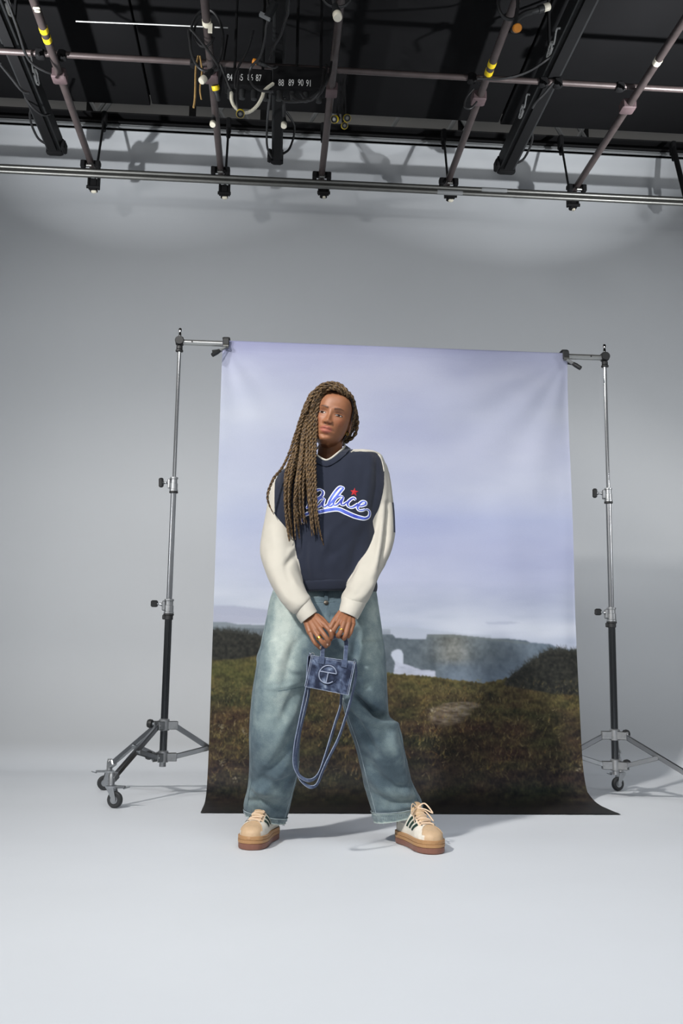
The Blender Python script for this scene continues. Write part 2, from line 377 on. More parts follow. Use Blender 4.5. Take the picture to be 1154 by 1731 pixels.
# ------------------------------------------------------------------ numbered socket boxes
def text_mesh(s, h, name='text'):
    cu = bpy.data.curves.new(name, 'FONT'); cu.body = s; cu.size = 1.0; cu.extrude = 0.0; cu.resolution_u = 3
    t = bpy.data.objects.new(name, cu); COL.objects.link(t)
    me = bpy.data.meshes.new_from_object(t.evaluated_get(bpy.context.evaluated_depsgraph_get()))
    V = np.array([v.co[:] for v in me.vertices]); Fc = [tuple(p.vertices) for p in me.polygons]
    bpy.data.objects.remove(t); bpy.data.curves.remove(cu); bpy.data.meshes.remove(me)
    V[:, :2] -= [(V[:, 0].min() + V[:, 0].max()) / 2, (V[:, 1].min() + V[:, 1].max()) / 2]
    return V * (h / (V[:, 1].max() - V[:, 1].min())), Fc
YB = 5.12
def socket_box(x0, y0, x1, y1, nums, label, hang=(-.3, .3)):
    a = P(x0, y0, YB); b = P(x1, y1, YB); c = (a + b) / 2; w = b[0] - a[0]; h = a[2] - b[2]
    e = empty('socket_box', (c[0], YB, b[2]), label, 'socket box', 'numbered socket boxes under the ceiling')
    mb = MB(); mb.box((c[0], YB + .05, c[2]), (w, .1, h), bev=.006); mb.build('housing', M['black'], e)
    mb = MB()
    for q_ in hang: mb.tube([(c[0] + w * q_, YB + .05, c[2] + h / 2), (c[0] + w * q_, YB + .05, ZC + .02)], .008, 6)
    mb.build('hanger', M['black'], e)
    for s, px, py in nums:
        V, Fc = text_mesh(s, .040); q = P(px, py, YB); V[:, 0] *= .56
        mb = MB(); mb.add([(q[0] + v[0], YB - .0025, q[2] + v[1]) for v in V], Fc); mb.build('number', M['white'], e, smooth=0)
    k = len(nums)
    for i in range(k):
        x = a[0] + w * (i + .5) / k; mb = MB(); mb.lathe([(.018, 0), (.02, -.02), (.017, -.05), (.008, -.055)], 10, (x, YB + .05, b[2])); mb.build('outlet', M['rubber'], e)
    return e
socket_box(380, 113, 459, 147, [('84', 388, 131), ('85', 406, 131), ('86', 423, 131), ('87', 437, 132)], 'black socket box with four white numbers, nearer the white tagged pipe')
socket_box(461, 109, 551, 151, [('88', 475, 140), ('89', 492, 140), ('90', 508, 140), ('91', 521, 141)], 'black socket box with four white numbers, beside the untaped middle pipe', (-.05, .4))

# ------------------------------------------------------------------ cables and plugs
def cable(pts, r, label, name='black_cable', m='cable', plug=None, cat='cable', group='cables dangling under the ceiling', n=None):
    """pts: (px, py, Y) knots"""
    w = np.array([P(*p) if len(p) == 3 else Z(p[0], p[1], p[3]) for p in pts]); c = smoothpath(w, n or 8 * len(pts))
    e = empty(name, tuple(c[0]), label, cat, group)
    mb = MB(); mb.tube(c, r, 7); mb.build('cord', M[m], e)
    if plug:
        d = c[-1] - c[-3]; d /= np.linalg.norm(d) + 1e-9
        if plug.get('dir') is not None: d = np.array(plug['dir'], float); d /= np.linalg.norm(d)
        p0 = c[-1]; k = plug.get('s', 1.0)
        mb = MB(); mb.lathe([(.008 * k, -.01), (.019 * k, .0), (.02 * k, .05 * k), (.026 * k, .055 * k), (.026 * k, .1 * k), (.021 * k, .102 * k), (.02 * k, .094 * k)], 14, p0, d); mb.build('plug', M['rubber'], e)
        c_ = plug.get('m', 'yellow')
        if c_ == 'yellow':
            mb = MB(); mb.lathe([(.0262 * k, .0), (.0285 * k, .004 * k), (.0285 * k, .03 * k), (.0262 * k, .034 * k)], 14, p0 + d * .066 * k, d, caps=False); mb.build('yellow_ring', M[c_], e)
            mb = MB(); mb.lathe([(.012 * k, 0), (.012 * k, .004 * k)], 8, p0 + d * .094 * k, d); mb.build('plug_pin', M['steel'], e)
        else:
            mb = MB(); mb.lathe([(.022 * k, .0), (.027 * k, .006 * k), (.027 * k, .044 * k), (.023 * k, .05 * k)], 14, p0 + d * .09 * k, d); mb.build('plug_cap', M[c_], e)
    return e
# coil on the second pipe
yb = 5.15
def circ(cx, cy, rx, ry, Y, t0=0, t1=360, n=14, dy=0.0):
    return [(cx + rx * math.cos(math.radians(t0 + (t1 - t0) * i / n)), cy + ry * math.sin(math.radians(t0 + (t1 - t0) * i / n)), Y + dy * i / n) for i in range(n + 1)]
cable(circ(349, 68, 28, 52, 5.05, -80, 560, 26, -.06) + [(368, 110, 4.95), (358, 120, 4.95)], .0075, 'black cable coiled on the white tagged pipe, ending in a white plug', plug=dict(m='whiteplastic', s=0.74, dir=(-.5, -.3, -.8)))
cable(circ(345, 55, 17, 24, 5.0, 20, 340, 14, .02), .0065, 'small inner loop of black cable on the white tagged pipe')
cable([(335, 95, 5.2), (331, 115, 5.15), (330, 150, 5.1), (329, 170, 5.1), (327, 182, 5.1)], .006, 'tan tie rope hanging beside the white plug, longer one', 'tie_rope', 'cord', cat='rope', group='tie ropes by the second pipe')
cable([(338, 95, 5.28), (341, 120, 5.26), (338, 150, 5.25), (340, 168, 5.25)], .0045, 'tan tie rope hanging beside the white plug, shorter one', 'tie_rope', 'cord', cat='rope', group='tie ropes by the second pipe')
cable([(384, 60, 5.6), (376, 110, 5.5), (372, 150, 5.5), (369, 168, 5.5)], .008, 'black cable ending in a yellow ringed plug right of the second pipe', plug=dict(m='yellow', s=0.81, dir=(-.2, -.6, .6)))
cable([(362, 176, 5.7), (362, 190, 5.75), (361, 200, 5.8)], .012, 'short black cable with a cream plug in front of the second pipe', plug=dict(m='whiteplastic', s=0.71, dir=(0, -.6, -.8)))
def conduit():
    w = smoothpath([P(391, 157, 5.05), P(391.5, 170, 5.0), P(397, 181, 5.0), P(409, 189.5, 5.0), P(422, 189, 5.0), P(435, 178, 5.0), P(443, 164, 5.03), P(447, 153, 5.05), P(462, 141, 5.1)], 240)
    e = empty('flexible_conduit', tuple(w[0]), 'pale ribbed flexible conduit sagging below the numbers 84 to 87', 'conduit')
    r = .0085 + .0014 * np.sign(np.sin(np.arange(240) * PI / 2 + .3)); mb = MB(); mb.tube(w, r, 8); mb.build('ribbed_tube', M['whiteplastic'], e, smooth=20)
conduit()
cable([(404, 120, 5.0), (400, 165, 4.97), (403, 185, 4.97), (407, 188, 4.97)], .007, 'black cable with a yellow ringed plug under the pale conduit', plug=dict(m='yellow', s=0.78, dir=(0, -.75, -.65)))
cable([(480, 165, 5.6), (480, 185, 5.65), (480, 200, 5.7)], .011, 'black cable with a cream plug right of the middle track', plug=dict(m='whiteplastic', s=0.68, dir=(0, -.5, -.85)))
cable([(540, -12, 4.2), (552, 6, 4.2), (568, 12, 4.2), (585, 8, 4.2), (600, -12, 4.2)], .007, 'black cable looping across the top of the middle pipe')
cable([(562, -14, 4.15), (564, 0, 4.15), (566, 10, 4.15)], .011, 'black cable with a cream plug at the top of the middle pipe', plug=dict(m='whiteplastic', s=0.78, dir=(.1, -.45, -.85)))
cable([(572, 118, 5.7), (571, 150, 5.7), (571, 200, 5.72)], .009, 'black cable with a yellow ringed plug, left of the plug pair by the middle pipe', plug=dict(m='yellow', s=0.84, dir=(-.3, -.7, -.5)))
cable([(580, 118, 5.75), (582, 160, 5.75), (583, 200, 5.75)], .009, 'black cable with a yellow ringed plug, upper one of the plug pair', plug=dict(m='yellow', s=0.84, dir=(.1, -.8, -.45)))
cable([(584, 120, 5.78), (578, 170, 5.78), (580, 214, 5.78)], .008, 'black cable with a yellow ringed plug, lowest beside the middle pipe', plug=dict(m='yellow', s=0.74, dir=(.05, -.85, -.4)))
cable([(842, -14, 4.4), (843, 14, 4.4), (853, 30, 4.4), (868, 32, 4.4), (874, 18, 4.4), (875, -14, 4.4)], .0085, 'black cable looping around the yellow banded pipe at upper right')
cable([(874, 15, 4.4), (871, 35, 4.4), (867, 50, 4.4)], .010, 'black cable with an orange faced plug beside the yellow banded pipe', plug=dict(m='orange', s=0.78, dir=(0, -.85, -.5)))
cable([(870, 34, 4.5), (885, 24, 4.5), (897, 20, 4.5)], .016, 'grey cable with a taped white end near the upper right track', plug=dict(m='whiteplastic', s=0.74, dir=(.9, 0, .35)))
cable([(10, -5, None, 4.13), (30, 50, None, 4.06), (42, 88, None, 4.04), (55, 108, None, 4.02), (75, 120, None, 4.01), (92, 126, None, 4.02)], .008, 'grey cable running down to the coupling of the leftmost pipe')
cable([(0, 108, 5.0), (18, 130, 5.1), (36, 152, 5.2), (48, 157, 5.3)], .0085, 'grey cable entering at the left edge and meeting the left track')
cable([(42, 164, None, 4.12), (55, 182, None, 4.07), (72, 194, None, 4.07), (84, 193, None, 4.12)], .007, 'thin grey cable sagging below the left track')
cable([(806, 133, 5.2), (850, 133, 5.2), (890, 122, 5.2), (925, 100, 5.2), (945, 82, 5.1)], .0075, 'grey cable sagging from the cross pipe to the right track')
cable([(935, 140, 5.3), (920, 158, 5.35), (906, 172, 5.4), (900, 182, 5.5)], .0075, 'grey cable crossing under the right track')
cable([(800, 150, 5.35), (788, 165, 5.35), (785, 180, 5.35), (795, 183, 5.35), (806, 172, 5.35)], .006, 'small grey cable loop left of a pipe coupling at right')
cable([(452, 0, 4.7), (456, 20, 4.7), (450, 45, 4.75), (448, 65, 4.8), (440, 95, 4.9), (424, 115, 5.0), (424, 138, 5.0), (438, 152, 4.98), (462, 155, 4.98)], .0075, 'grey cable winding down in front of the number 86')
cable([(428, 52, 5.0), (418, 85, 5.0), (402, 115, 5.0), (397, 135, 5.0), (398, 150, 5.0)], .0065, 'thin grey cable hanging between the numbers 84 and 85')
cable([(373, 110, 5.0), (385, 140, 5.0), (390, 152, 5.0)], .007, 'thin grey cable left of the number 84')
cable([(489, -12, 4.5), (487, 20, 4.6), (482, 35, 4.7), (474, 60, 4.8), (462, 80, 4.9), (455, 100, 5.0)], .0075, 'grey cable winding in front of the middle track')
cable([(474, 158, 5.1), (480, 170, 5.05), (500, 172, 5.0), (520, 168, 5.0), (545, 150, 5.0), (556, 128, 5.0), (560, 105, 5.1)], .0075, 'grey cable under the right socket box, longest and lowest of the three loops')
cable([(492, 158, 5.06), (503, 169, 5.0), (522, 170, 4.96), (541, 158, 4.96), (550, 135, 4.96), (552, 110, 5.05)], .0075, 'grey cable under the right socket box, middle one of the three loops')
cable([(508, 158, 5.04), (517, 167, 4.97), (530, 167, 4.92), (543, 148, 4.92), (547, 118, 5.0)], .0075, 'grey cable under the right socket box, shortest of the three loops')
cable([(456, 158, 5.03), (452, 200, None, 4.10), (451, 245, None, 4.10), (459, 266, None, 4.12)], .0075, 'grey cable running beside the middle track to its end')
# small fittings
e = empty('spot_lamp', tuple(P(457, 20, 4.6)), 'small dark swivel lamp head near the top left of the middle track', 'lamp')
a = P(464, 6, 4.6); b = P(452, 30, 4.6); mb = MB(); mb.tube([a, b], .022, 10); mb.build('lamp_body', M['track'], e)
mb = MB(); mb.box(tuple(P(448, 28, 4.6)), (.06, .02, .018), R=_rx(0) @ np.array([[.9, 0, .43], [0, 1, 0], [-.43, 0, .9]])); mb.build('barn_door', M['darksteel'], e)
mb = MB(); mb.tube([a, P(468, -20, 4.6), P(470, -60, 4.6)], .007, 6); mb.build('stem', M['black'], e)
cable([(128, 36, 5.08), (250, 41, 5.08), (385, 47, 5.08)], .0035, 'thin white wire standing in for a bright ceiling gap behind the leftmost pipes', 'bright_slit', 'white', cat='slit', group='stand-ins for bright ceiling gaps')  # thin white tube in place of a bright gap between ceiling panels
cable([(469, 112, 5.0), (462, 115, 5.0), (450, 111, 5.0)], .006, 'short cable with an amber plug above the number 87', plug=dict(m='orange', s=0.56, dir=(-.9, 0, .3)))
e = empty('tape_scrap', (-1.281, float(Z(64, 14, 4.0)[1]), 3.98), 'crumpled white tape tag stuck beside the leftmost pipe', 'tape')
mb = MB(); q = np.array([-1.293 + .012, Z(64, 14, 4.0)[1], 3.998]); mb.box(q, (.035, .02, .012), bev=.004); mb.box(q + np.array([.005, 0, -.015]), (.03, .016, .012), R=_rx(.4), bev=.004); mb.build('tape_piece', M['whiteplastic'], e)
# ------------------------------------------------------------------ backdrop stands
M['chrome'] = mat('chrome', '#c9cacb', 0.13, 1.0)
M['chrome2'] = mat('satin_chrome_leg', '#9b9da0', 0.28, 1.0, var=0.06, scale=12)
M['blackchrome'] = mat('dark_chrome_tube', '#57595b', 0.2, 1.0)
M['cast'] = mat('cast_aluminium', '#a9abad', 0.38, 0.9, var=0.12, scale=40)
M['zinc'] = mat('zinc_plate', '#b3b6b9', 0.3, 0.95, var=0.06, scale=30)
M['tyre'] = mat('grey_black_tyre', '#2b2d2f', 0.6, var=0.08, scale=30)
M['bar'] = mat('satin_aluminium_bar', '#b9bab9', 0.32, 0.9, var=0.04, scale=10)
YS = 5.1
def rot2(v, a): c, s = math.cos(a), math.sin(a); return np.array([v[0] * c - v[1] * s, v[0] * s + v[1] * c, v[2]])
def stand(x, label, angles, knob_ang, wheel_yaw, heights):
    e = empty('backdrop_stand', (x, YS, 0), label, 'stand', 'rolling stands carrying the backdrop bar')
    O = np.array([x, YS, 0.0]); z_lo, z_hub, z1_, z2_, zt = heights
    def b(mb, name, m, par=e, smooth=40):
        mb.v = [tuple(np.asarray(p) + O) for p in mb.v]; return mb.build(name, m, par, smooth=smooth)
    t = MB(); t.tube([(0, 0, z_lo - .02), (0, 0, z1_ - .04)], .0185, 20); b(t, 'lower_tube', M['blackchrome'])
    t = MB(); t.tube([(0, 0, z1_ - .05), (0, 0, z2_ - .02)], .0142, 20); b(t, 'middle_tube', M['chrome2'])
    t = MB(); t.tube([(0, 0, z2_ - .03), (0, 0, zt - .06)], .0098, 18); b(t, 'upper_tube', M['chrome'])
    for k, (zz, r, rt) in enumerate(((z1_, .0235, .0185), (z2_, .0195, .0142))):
        c = MB(); c.lathe([(rt, -.045), (r + .002, -.044), (r + .002, -.036), (r, -.034), (r, -.004), (r - .003, -.002), (r - .003, .018), (r + .001, .02), (r + .001, .028), (r - .006, .03)], 18, (0, 0, zz))
        c.box(rot2((-r - .004, 0, zz - .005), knob_ang[k]), (.016, .03, .05), R=_rz(knob_ang[k]), bev=.004)
        col = b(c, 'collar', M['cast'])
        c = MB(); c.lathe([(rt + .001, -.055), (r + .003, -.053), (r + .003, -.045), (rt, -.044)], 18, (0, 0, zz)); b(c, 'collar_ring', M['rubber'], col)
        kn = MB(); d = rot2((-1, 0, 0.06 if k else .1), knob_ang[k]); p0 = rot2((-r - .008, 0, zz), knob_ang[k])
        kn.lathe([(.006, 0), (.0095, .006), (.0055, .012), (.0055, .022), (.0095, .026), (.006, .032)], 10, p0, d); b(kn, 'knob_screw', M['zinc'], col)
        kn = MB(); R_ = _rz(knob_ang[k]); kn.box(p0 + d * .042, (.024, .02, .05) if k else (.036, .02, .034), R=R_ @ _rx(.15), bev=.006); b(kn, 'knob', M['rubber'], col)
    c = MB(); c.lathe([(.0185, -.075), (.0225, -.074), (.0225, -.052), (.0185, -.05)], 18, (0, 0, z1_)); c.box((-.024, 0, z1_ - .062), (.014, .02, .024), bev=.003); b(c, 'rubber_collar', M['rubber'])
    # brackets
    for nm, zz in (('hub_bracket', z_hub), ('slide_bracket', z_lo)):
        c = MB(); c.lathe([(.0185, -.03), (.026, -.028), (.026, .024), (.0225, .028), (.0185, .029)], 18, (0, 0, zz))
        for a in angles:
            for s in (-1, 1): c.box(rot2((.042, s * .0145, zz - .004), a), (.05, .005, .04), R=_rz(a), bev=.002)
            q0 = rot2((.055, -.02, zz - .004), a); q1 = rot2((.055, .02, zz - .004), a); c.tube([q0, q1], .006, 8)
        hb = b(c, nm, M['cast'])
        ka = knob_ang[2]; kn = MB(); d = rot2((1, 0, 0.05), ka); p0 = rot2((.026, 0, zz), ka)
        kn.lathe([(.006, 0), (.009, .008), (.005, .016), (.005, .028), (.009, .034)], 10, p0, d); b(kn, 'knob_screw', M['zinc'], hb)
        kn = MB(); kn.lathe([(.014, 0), (.021, .004), (.0225, .016), (.019, .026), (.01, .028)], 12, p0 + d * .034, d); b(kn, 'knob', M['rubber'], hb)
    c = MB(); c.tube([(0, 0, z_lo - .05), (0, 0, z_lo - .02)], .0165, 16); b(c, 'tube_cap', M['cast'])
    for i, a in enumerate(angles):
        A = np.array([.05, 0, z_hub - .004]); B = np.array([.385, 0, .138]); J = A + (B - A) * .5
        def bar(p, q, w, h, yoff=0):
            m = MB(); d = np.array(q) - np.array(p); L = np.linalg.norm(d); d /= L; n = np.array([-d[2], 0, d[0]])
            R = np.stack([d, [0, 1, 0], n], 1); m.box((np.array(p) + np.array(q)) / 2 + np.array([0, yoff, 0]), (L, w, h), R=R, bev=.003)
            m.v = [tuple(rot2(v, a)) for v in m.v]; return m
        leg = b(bar(A, B, .02, .026), 'leg', M['chrome2'])
        m = bar(np.array([.05, 0, z_lo - .004]), J + np.array([.0, 0, -.008]), .003, .022, .0135)
        m2 = bar(np.array([.05, 0, z_lo - .004]), J + np.array([.0, 0, -.008]), .003, .022, -.0135); m.add(m2.v, m2.f); b(m, 'brace', M['zinc'])
        m = MB(); m.tube([rot2(J + np.array([0, -.02, -.008]), a), rot2(J + np.array([0, .02, -.008]), a)], .0075, 10); b(m, 'brace_bolt', M['zinc'], leg)
        # socket and caster
        m = MB(); C_ = B + np.array([.012, 0, 0]); m.box(rot2(C_ + np.array([-.006, 0, -.004]), a), (.045, .032, .034), R=_rz(a) @ np.array([[.87, 0, .5], [0, 1, 0], [-.5, 0, .87]]), bev=.005)
        m.lathe([(.013, -.045), (.015, -.043), (.015, .006), (.012, .012), (.012, .02)], 12, rot2(C_ + np.array([.012, 0, 0]), a)); b(m, 'leg_socket', M['cast'], leg)
        cp = rot2(C_ + np.array([.012, 0, 0]), a); wy = wheel_yaw[i]; r = .0375
        f = MB(); zf = .092
        f.lathe([(.0, zf - .006), (.024, zf - .005), (.027, zf), (.027, zf + .006), (.022, zf + .01), (.01, zf + .012), (.008, zf + .03)], 16, (cp[0], cp[1], 0))
        off = np.array([.022, 0, 0])
        for s in (-1, 1):
            pts = [(-.018, zf), (.02, zf), (.034, .04), (.03, .028), (.02, .028), (.012, .042)]
            v = [rot2((x_, s * .0165 + t_, z_), wy) + np.array([cp[0], cp[1], 0]) for t_ in (-.0015, .0015) for x_, z_ in pts]
            n = len(pts); f.add(v, [tuple(range(n)), tuple(range(2 * n - 1, n - 1, -1))] + [(k, (k + 1) % n, n + (k + 1) % n, n + k) for k in range(n)])
        c_ = b(f, 'caster', M['zinc'], e)
        wc = np.array([cp[0], cp[1], 0]) + rot2((.022, 0, r), wy); ax = rot2((0, 1, 0), wy)
        w = MB(); w.lathe([(.02, -.011), (.031, -.012), (r - .002, -.0085), (r, -.004), (r, .004), (r - .002, .0085), (.031, .012), (.02, .011)], 24, wc, ax); b(w, 'wheel', M['tyre'], c_)
        w = MB(); w.lathe([(.006, -.019), (.006, .019)], 8, wc, ax); w.lathe([(.018, -.0125), (.018, .0125)], 14, wc, ax); b(w, 'axle', M['zinc'], c_)
        bk = MB(); bk.box(np.array([cp[0], cp[1], 0]) + rot2((.045, 0, zf + .004), wy), (.05, .022, .01), R=_rz(wy), bev=.003)
        bk.box(np.array([cp[0], cp[1], 0]) + rot2((.078, 0, zf + .0), wy), (.03, .016, .005), R=_rz(wy) @ np.array([[.95, 0, -.3], [0, 1, 0], [.3, 0, .95]]), bev=.002); b(bk, 'brake_lever', M['zinc'], c_)
    # head
    c = MB(); c.lathe([(.0098, -.005), (.02, -.003), (.02, .004), (.014, .006)], 16, (0, 0, zt - .075)); c.lathe([(.012, 0), (.0165, .002), (.0165, .018), (.012, .02)], 14, (0, 0, zt - .068)); b(c, 'head_ring', M['rubber'])
    c = MB(); c.box((0, 0, zt - .022), (.04, .044, .048), bev=.007); c.lathe([(.021, -.026), (.0235, -.022), (.0235, .022), (.021, .026)], 16, (0, 0, zt - .022), (0, 1, 0)); b(c, 'head_clamp', M['rubber'])
    c = MB(); c.lathe([(.0075, 0), (.0075, .02), (.006, .022), (.006, .03), (.0085, .032), (.0085, .046), (.006, .049)], 12, (0, 0, zt)); b(c, 'spigot', M['chrome'])
    return e
R_ = math.radians
ZB_ = 2.325
stand(-.506, 'rolling chrome stand to the left of the backdrop, two casters in view', [R_(-118), R_(137), R_(12)], [R_(8), R_(-14), R_(165)], [R_(-20), R_(195), R_(0)], (.198, .352, .945, 1.572, 2.352))
stand(1.780, 'rolling chrome stand to the right of the backdrop, one caster in view', [R_(67), R_(-38), R_(174)], [R_(5), R_(-12), R_(20)], [R_(-160), R_(0), R_(0)], (.175, .325, .945, 1.578, 2.352))
e = empty('crossbar', (.637, YS, ZB_), 'satin metal crossbar between the stand heads, carrying the printed backdrop', 'bar')
mb = MB(); mb.tube([(-.506 + .02, YS, ZB_), (.6, YS, ZB_), (1.78 - .02, YS, ZB_)], .0155, 18); mb.build('tube', M['bar'], e)
mb = MB()
for x in (-.44, 1.7): mb.lathe([(.0045, 0), (.0045, .003)], 8, (x, YS - .0145, ZB_ + .002), (0, -1, 0))
mb.build('pin_hole', M['rubber'], e)

# ------------------------------------------------------------------ printed backdrop
def vnoise(h, w, cell, seed, stretch=(1, 1)):
    r = np.random.default_rng(seed); cy, cx = cell * stretch[1], cell * stretch[0]
    g = r.random((int(h / cy) + 4, int(w / cx) + 4))
    y = np.arange(h) / cy; x = np.arange(w) / cx; yi = y.astype(int); xi = x.astype(int); fy = (y - yi)[:, None]; fx = (x - xi)[None]
    fy = fy * fy * (3 - 2 * fy); fx = fx * fx * (3 - 2 * fx)
    a = g[yi][:, xi]; b_ = g[yi][:, xi + 1]; c = g[yi + 1][:, xi]; d = g[yi + 1][:, xi + 1]
    return (a * (1 - fx) + b_ * fx) * (1 - fy) + (c * (1 - fx) + d * fx) * fy
def fbm(h, w, cell, seed, oct=4, stretch=(1, 1)):
    o = 0; a = 1; t = 0
    for k in range(oct):
        if cell < 1: break
        o = o + a * vnoise(h, w, cell, seed + k, stretch); t += a; a *= .55; cell /= 2
    return o / t
def blur(a, n=1):
    for _ in range(n):
        p = np.pad(a, [(1, 1), (1, 1)] + [(0, 0)] * (a.ndim - 2), mode='edge')
        a = (p[:-2, 1:-1] + p[2:, 1:-1] + p[1:-1, :-2] + p[1:-1, 2:] + 2 * p[1:-1, 1:-1]) / 6
    return a
def poly_mask(poly, XX, YY):
    m = np.zeros(XX.shape, bool); n = len(poly)
    for i in range(n):
        (xa, ya), (xb, yb) = poly[i], poly[(i + 1) % n]
        if ya == yb: continue
        c = ((ya > YY) != (yb > YY)) & (XX < (xb - xa) * (YY - ya) / (yb - ya) + xa); m ^= c
    return m
def paint_backdrop():
    xo, yo, W, H = 330, 560, 740, 830
    YY, XX = np.mgrid[yo:yo + H, xo:xo + W].astype(float)
    hy = np.array([560, 582, 600, 640, 700, 760, 830, 880, 930, 980, 1020, 1060, 1110, 1400.])
    hc = np.array([[146, 148, 182], [158, 161, 192], [172, 176, 203], [183, 187, 209], [186, 191, 212], [184, 189, 213], [186, 192, 216], [176, 184, 216], [184, 190, 218], [190, 196, 220], [188, 195, 214], [199, 206, 222], [196, 204, 220], [190, 198, 214.]])
    img = np.stack([np.interp(YY, hy, hc[:, k]) for k in range(3)], -1)
    lf = np.clip((620 - XX) / 260, 0, 1)[..., None] * np.clip((YY - 590) / 80, 0, 1)[..., None]
    img = img * (1 - .42 * lf) + np.array([192, 200, 214.]) * .42 * lf
    cl = fbm(H, W, 190, 3, 5, (1.9, .75)) - .5
    img += cl[..., None] * np.array([46, 44, 26.])
    cl2 = np.clip(fbm(H, W, 70, 31, 4, (2.6, .6)) - .5, -.3, .3) * np.clip((YY - 900) / 150, 0, 1)
    img += cl2[..., None] * np.array([52, 48, 36.])
    # horizon haze band and far shore, left
    def band(poly, col, soft=1, a=1.0):
        nonlocal img
        m = blur(poly_mask(poly, XX, YY).astype(float), soft)[..., None] * a
        img = img * (1 - m) + np.asarray(col, float) * m
    band([(330, 1023), (400, 1024), (470, 1033), (640, 1040), (640, 1056), (330, 1052)], (168, 173, 194), 3, .75)
    band([(330, 1036), (420, 1042), (600, 1052), (600, 1056), (330, 1053)], (182, 186, 204), 4, .6)
    band([(330, 1052), (385, 1052), (400, 1055), (500, 1059), (660, 1064), (660, 1150), (330, 1150)], (134, 144, 152), 1)
    band([(330, 1059), (430, 1062), (660, 1068), (660, 1150), (330, 1150)], (104, 114, 122), 1, .8)
    band([(820, 1052), (860, 1050), (880, 1053), (850, 1056), (825, 1056)], (178, 184, 206), 2, .8)
    band([(640, 1058), (700, 1061), (790, 1072), (830, 1074), (830, 1085), (640, 1080)], (176, 184, 200), 3, .6)
    # headland with the arch
    tex = fbm(H, W, 18, 77, 5, (.9, 1.0)); tex2 = fbm(H, W, 5, 90, 3, (1.0, 1.0))
    headl = [(600, 1072), (664, 1073), (668, 1078), (700, 1081), (720, 1080), (722, 1073), (740, 1072.5), (770, 1073), (800, 1076), (830, 1079), (862, 1080), (890, 1083), (896, 1086), (930, 1089), (945, 1096), (990, 1100), (990, 1165), (600, 1165)]
    m = blur(poly_mask(headl, XX, YY).astype(float), 1)[..., None]
    col = np.zeros_like(img) + np.array([96, 107, 116.])
    face = np.exp(-((XX - 765) / 34) ** 2) * np.clip((1128 - YY) / 14, 0, 1)
    col += face[..., None] * np.array([26, 18, 6.]) + ((tex - .5)[..., None] * 62 + (tex2 - .5)[..., None] * 48) * (.5 + .75 * face[..., None])
    col += (np.clip((YY - 1105) / 45, 0, 1) * np.clip((XX - 730) / 30, 0, 1))[..., None] * np.array([14, 17, 24.])
    col += (np.clip((XX - 830) / 90, 0, 1))[..., None] * np.array([10, 13, 19.])
    col -= (np.exp(-((XX - 730) / 6) ** 2) * np.clip((YY - 1080) / 20, 0, 1))[..., None] * 18
    img = img * (1 - m) + col * m
    band([(722, 1073), (770, 1073), (830, 1079), (895, 1086), (895, 1089), (830, 1083), (770, 1077), (722, 1078)], (122, 130, 130), 1, .5)
    band([(660.5, 1108), (662, 1102), (667, 1098.5), (673, 1097.5), (678, 1098.5), (681.5, 1106), (681.8, 1125), (668, 1121), (664, 1114)], (198, 206, 222), 1)
    w0 = img.copy(); band([(668, 1118), (676, 1121), (690, 1124), (702, 1129), (712, 1132), (724, 1132.5), (735, 1134), (737, 1150), (664, 1141), (666, 1130)], (186, 192, 210), 1)
    img += ((fbm(H, W, 7, 55, 3, (2, .7)) - .5) * poly_mask([(668, 1119), (690, 1124), (736, 1132), (737, 1150), (664, 1141)], XX, YY))[..., None] * 50
    # grass land
    gx = np.array([330, 358, 380, 430, 470, 600, 653, 690, 735, 770, 815, 835, 860, 883, 895, 905, 930, 950, 1070.])
    gy = np.array([1067, 1066, 1064, 1072, 1085, 1130, 1137, 1140, 1145, 1149.5, 1154, 1152, 1145, 1127, 1117, 1110, 1097, 1097, 1106.])
    edge = np.interp(XX, gx, gy) + (vnoise(H, W, 3, 9, (1, 400)) - .5) * 5
    bushy = np.clip((450 - XX) / 20, 0, 1) + np.clip((XX - 860) / 40, 0, 1)
    edge += (vnoise(H, W, 2.2, 19, (1, 400)) - .5) * 9 * np.clip(bushy, 0, 1)
    d = YY - edge
    g = np.clip(d + .5, 0, 1)[..., None]
    ky = np.array([1060, 1140, 1165, 1195, 1230, 1270, 1310, 1340, 1360, 1380, 1400])
    kc = np.array([[76, 77, 46], [84, 79, 46], [72, 65, 42], [64, 55, 37], [58, 49, 35], [52, 45, 33], [47, 41, 33], [42, 39, 34], [39, 37, 35], [38, 36, 36], [37, 35, 35.]])
    col = np.stack([np.interp(YY, ky, kc[:, k]) for k in range(3)], -1)
    n1 = fbm(H, W, 60, 101, 5, (1.6, .8)) - .5; n2 = fbm(H, W, 9, 140, 3, (1.5, .8)) - .5; n4 = fbm(H, W, 3.2, 171, 2, (.8, 1.25)) - .5; n3 = fbm(H, W, 30, 160, 3, (2, .7)) - .5
    fadeb = np.clip((1385 - YY) / 60, .25, 1)[..., None]
    col += (n1[..., None] * np.array([24, 14, 5.]) + n2[..., None] * np.array([64, 58, 34.]) + n4[..., None] * np.array([52, 47, 28.]) + n3[..., None] * np.array([-14, 12, -4.])) * fadeb
    low = np.clip((YY - 1265) / 40, 0, 1) * np.exp(-((XX - 640) / 120) ** 2) + np.exp(-(((XX - 755) / 75) ** 2 + ((YY - 1262) / 22) ** 2)) * .8
    col *= (1 - .3 * low)[..., None]
    # bushes
    bl = blur(poly_mask([(330, 1060), (450, 1060), (460, 1085), (450, 1105), (400, 1114), (330, 1117)], XX, YY).astype(float), 4)
    bh = blur(poly_mask([(990, 1090), (925, 1090), (900, 1108), (880, 1128), (856, 1147), (850, 1158), (880, 1163), (930, 1172), (990, 1176)], XX, YY).astype(float), 4)
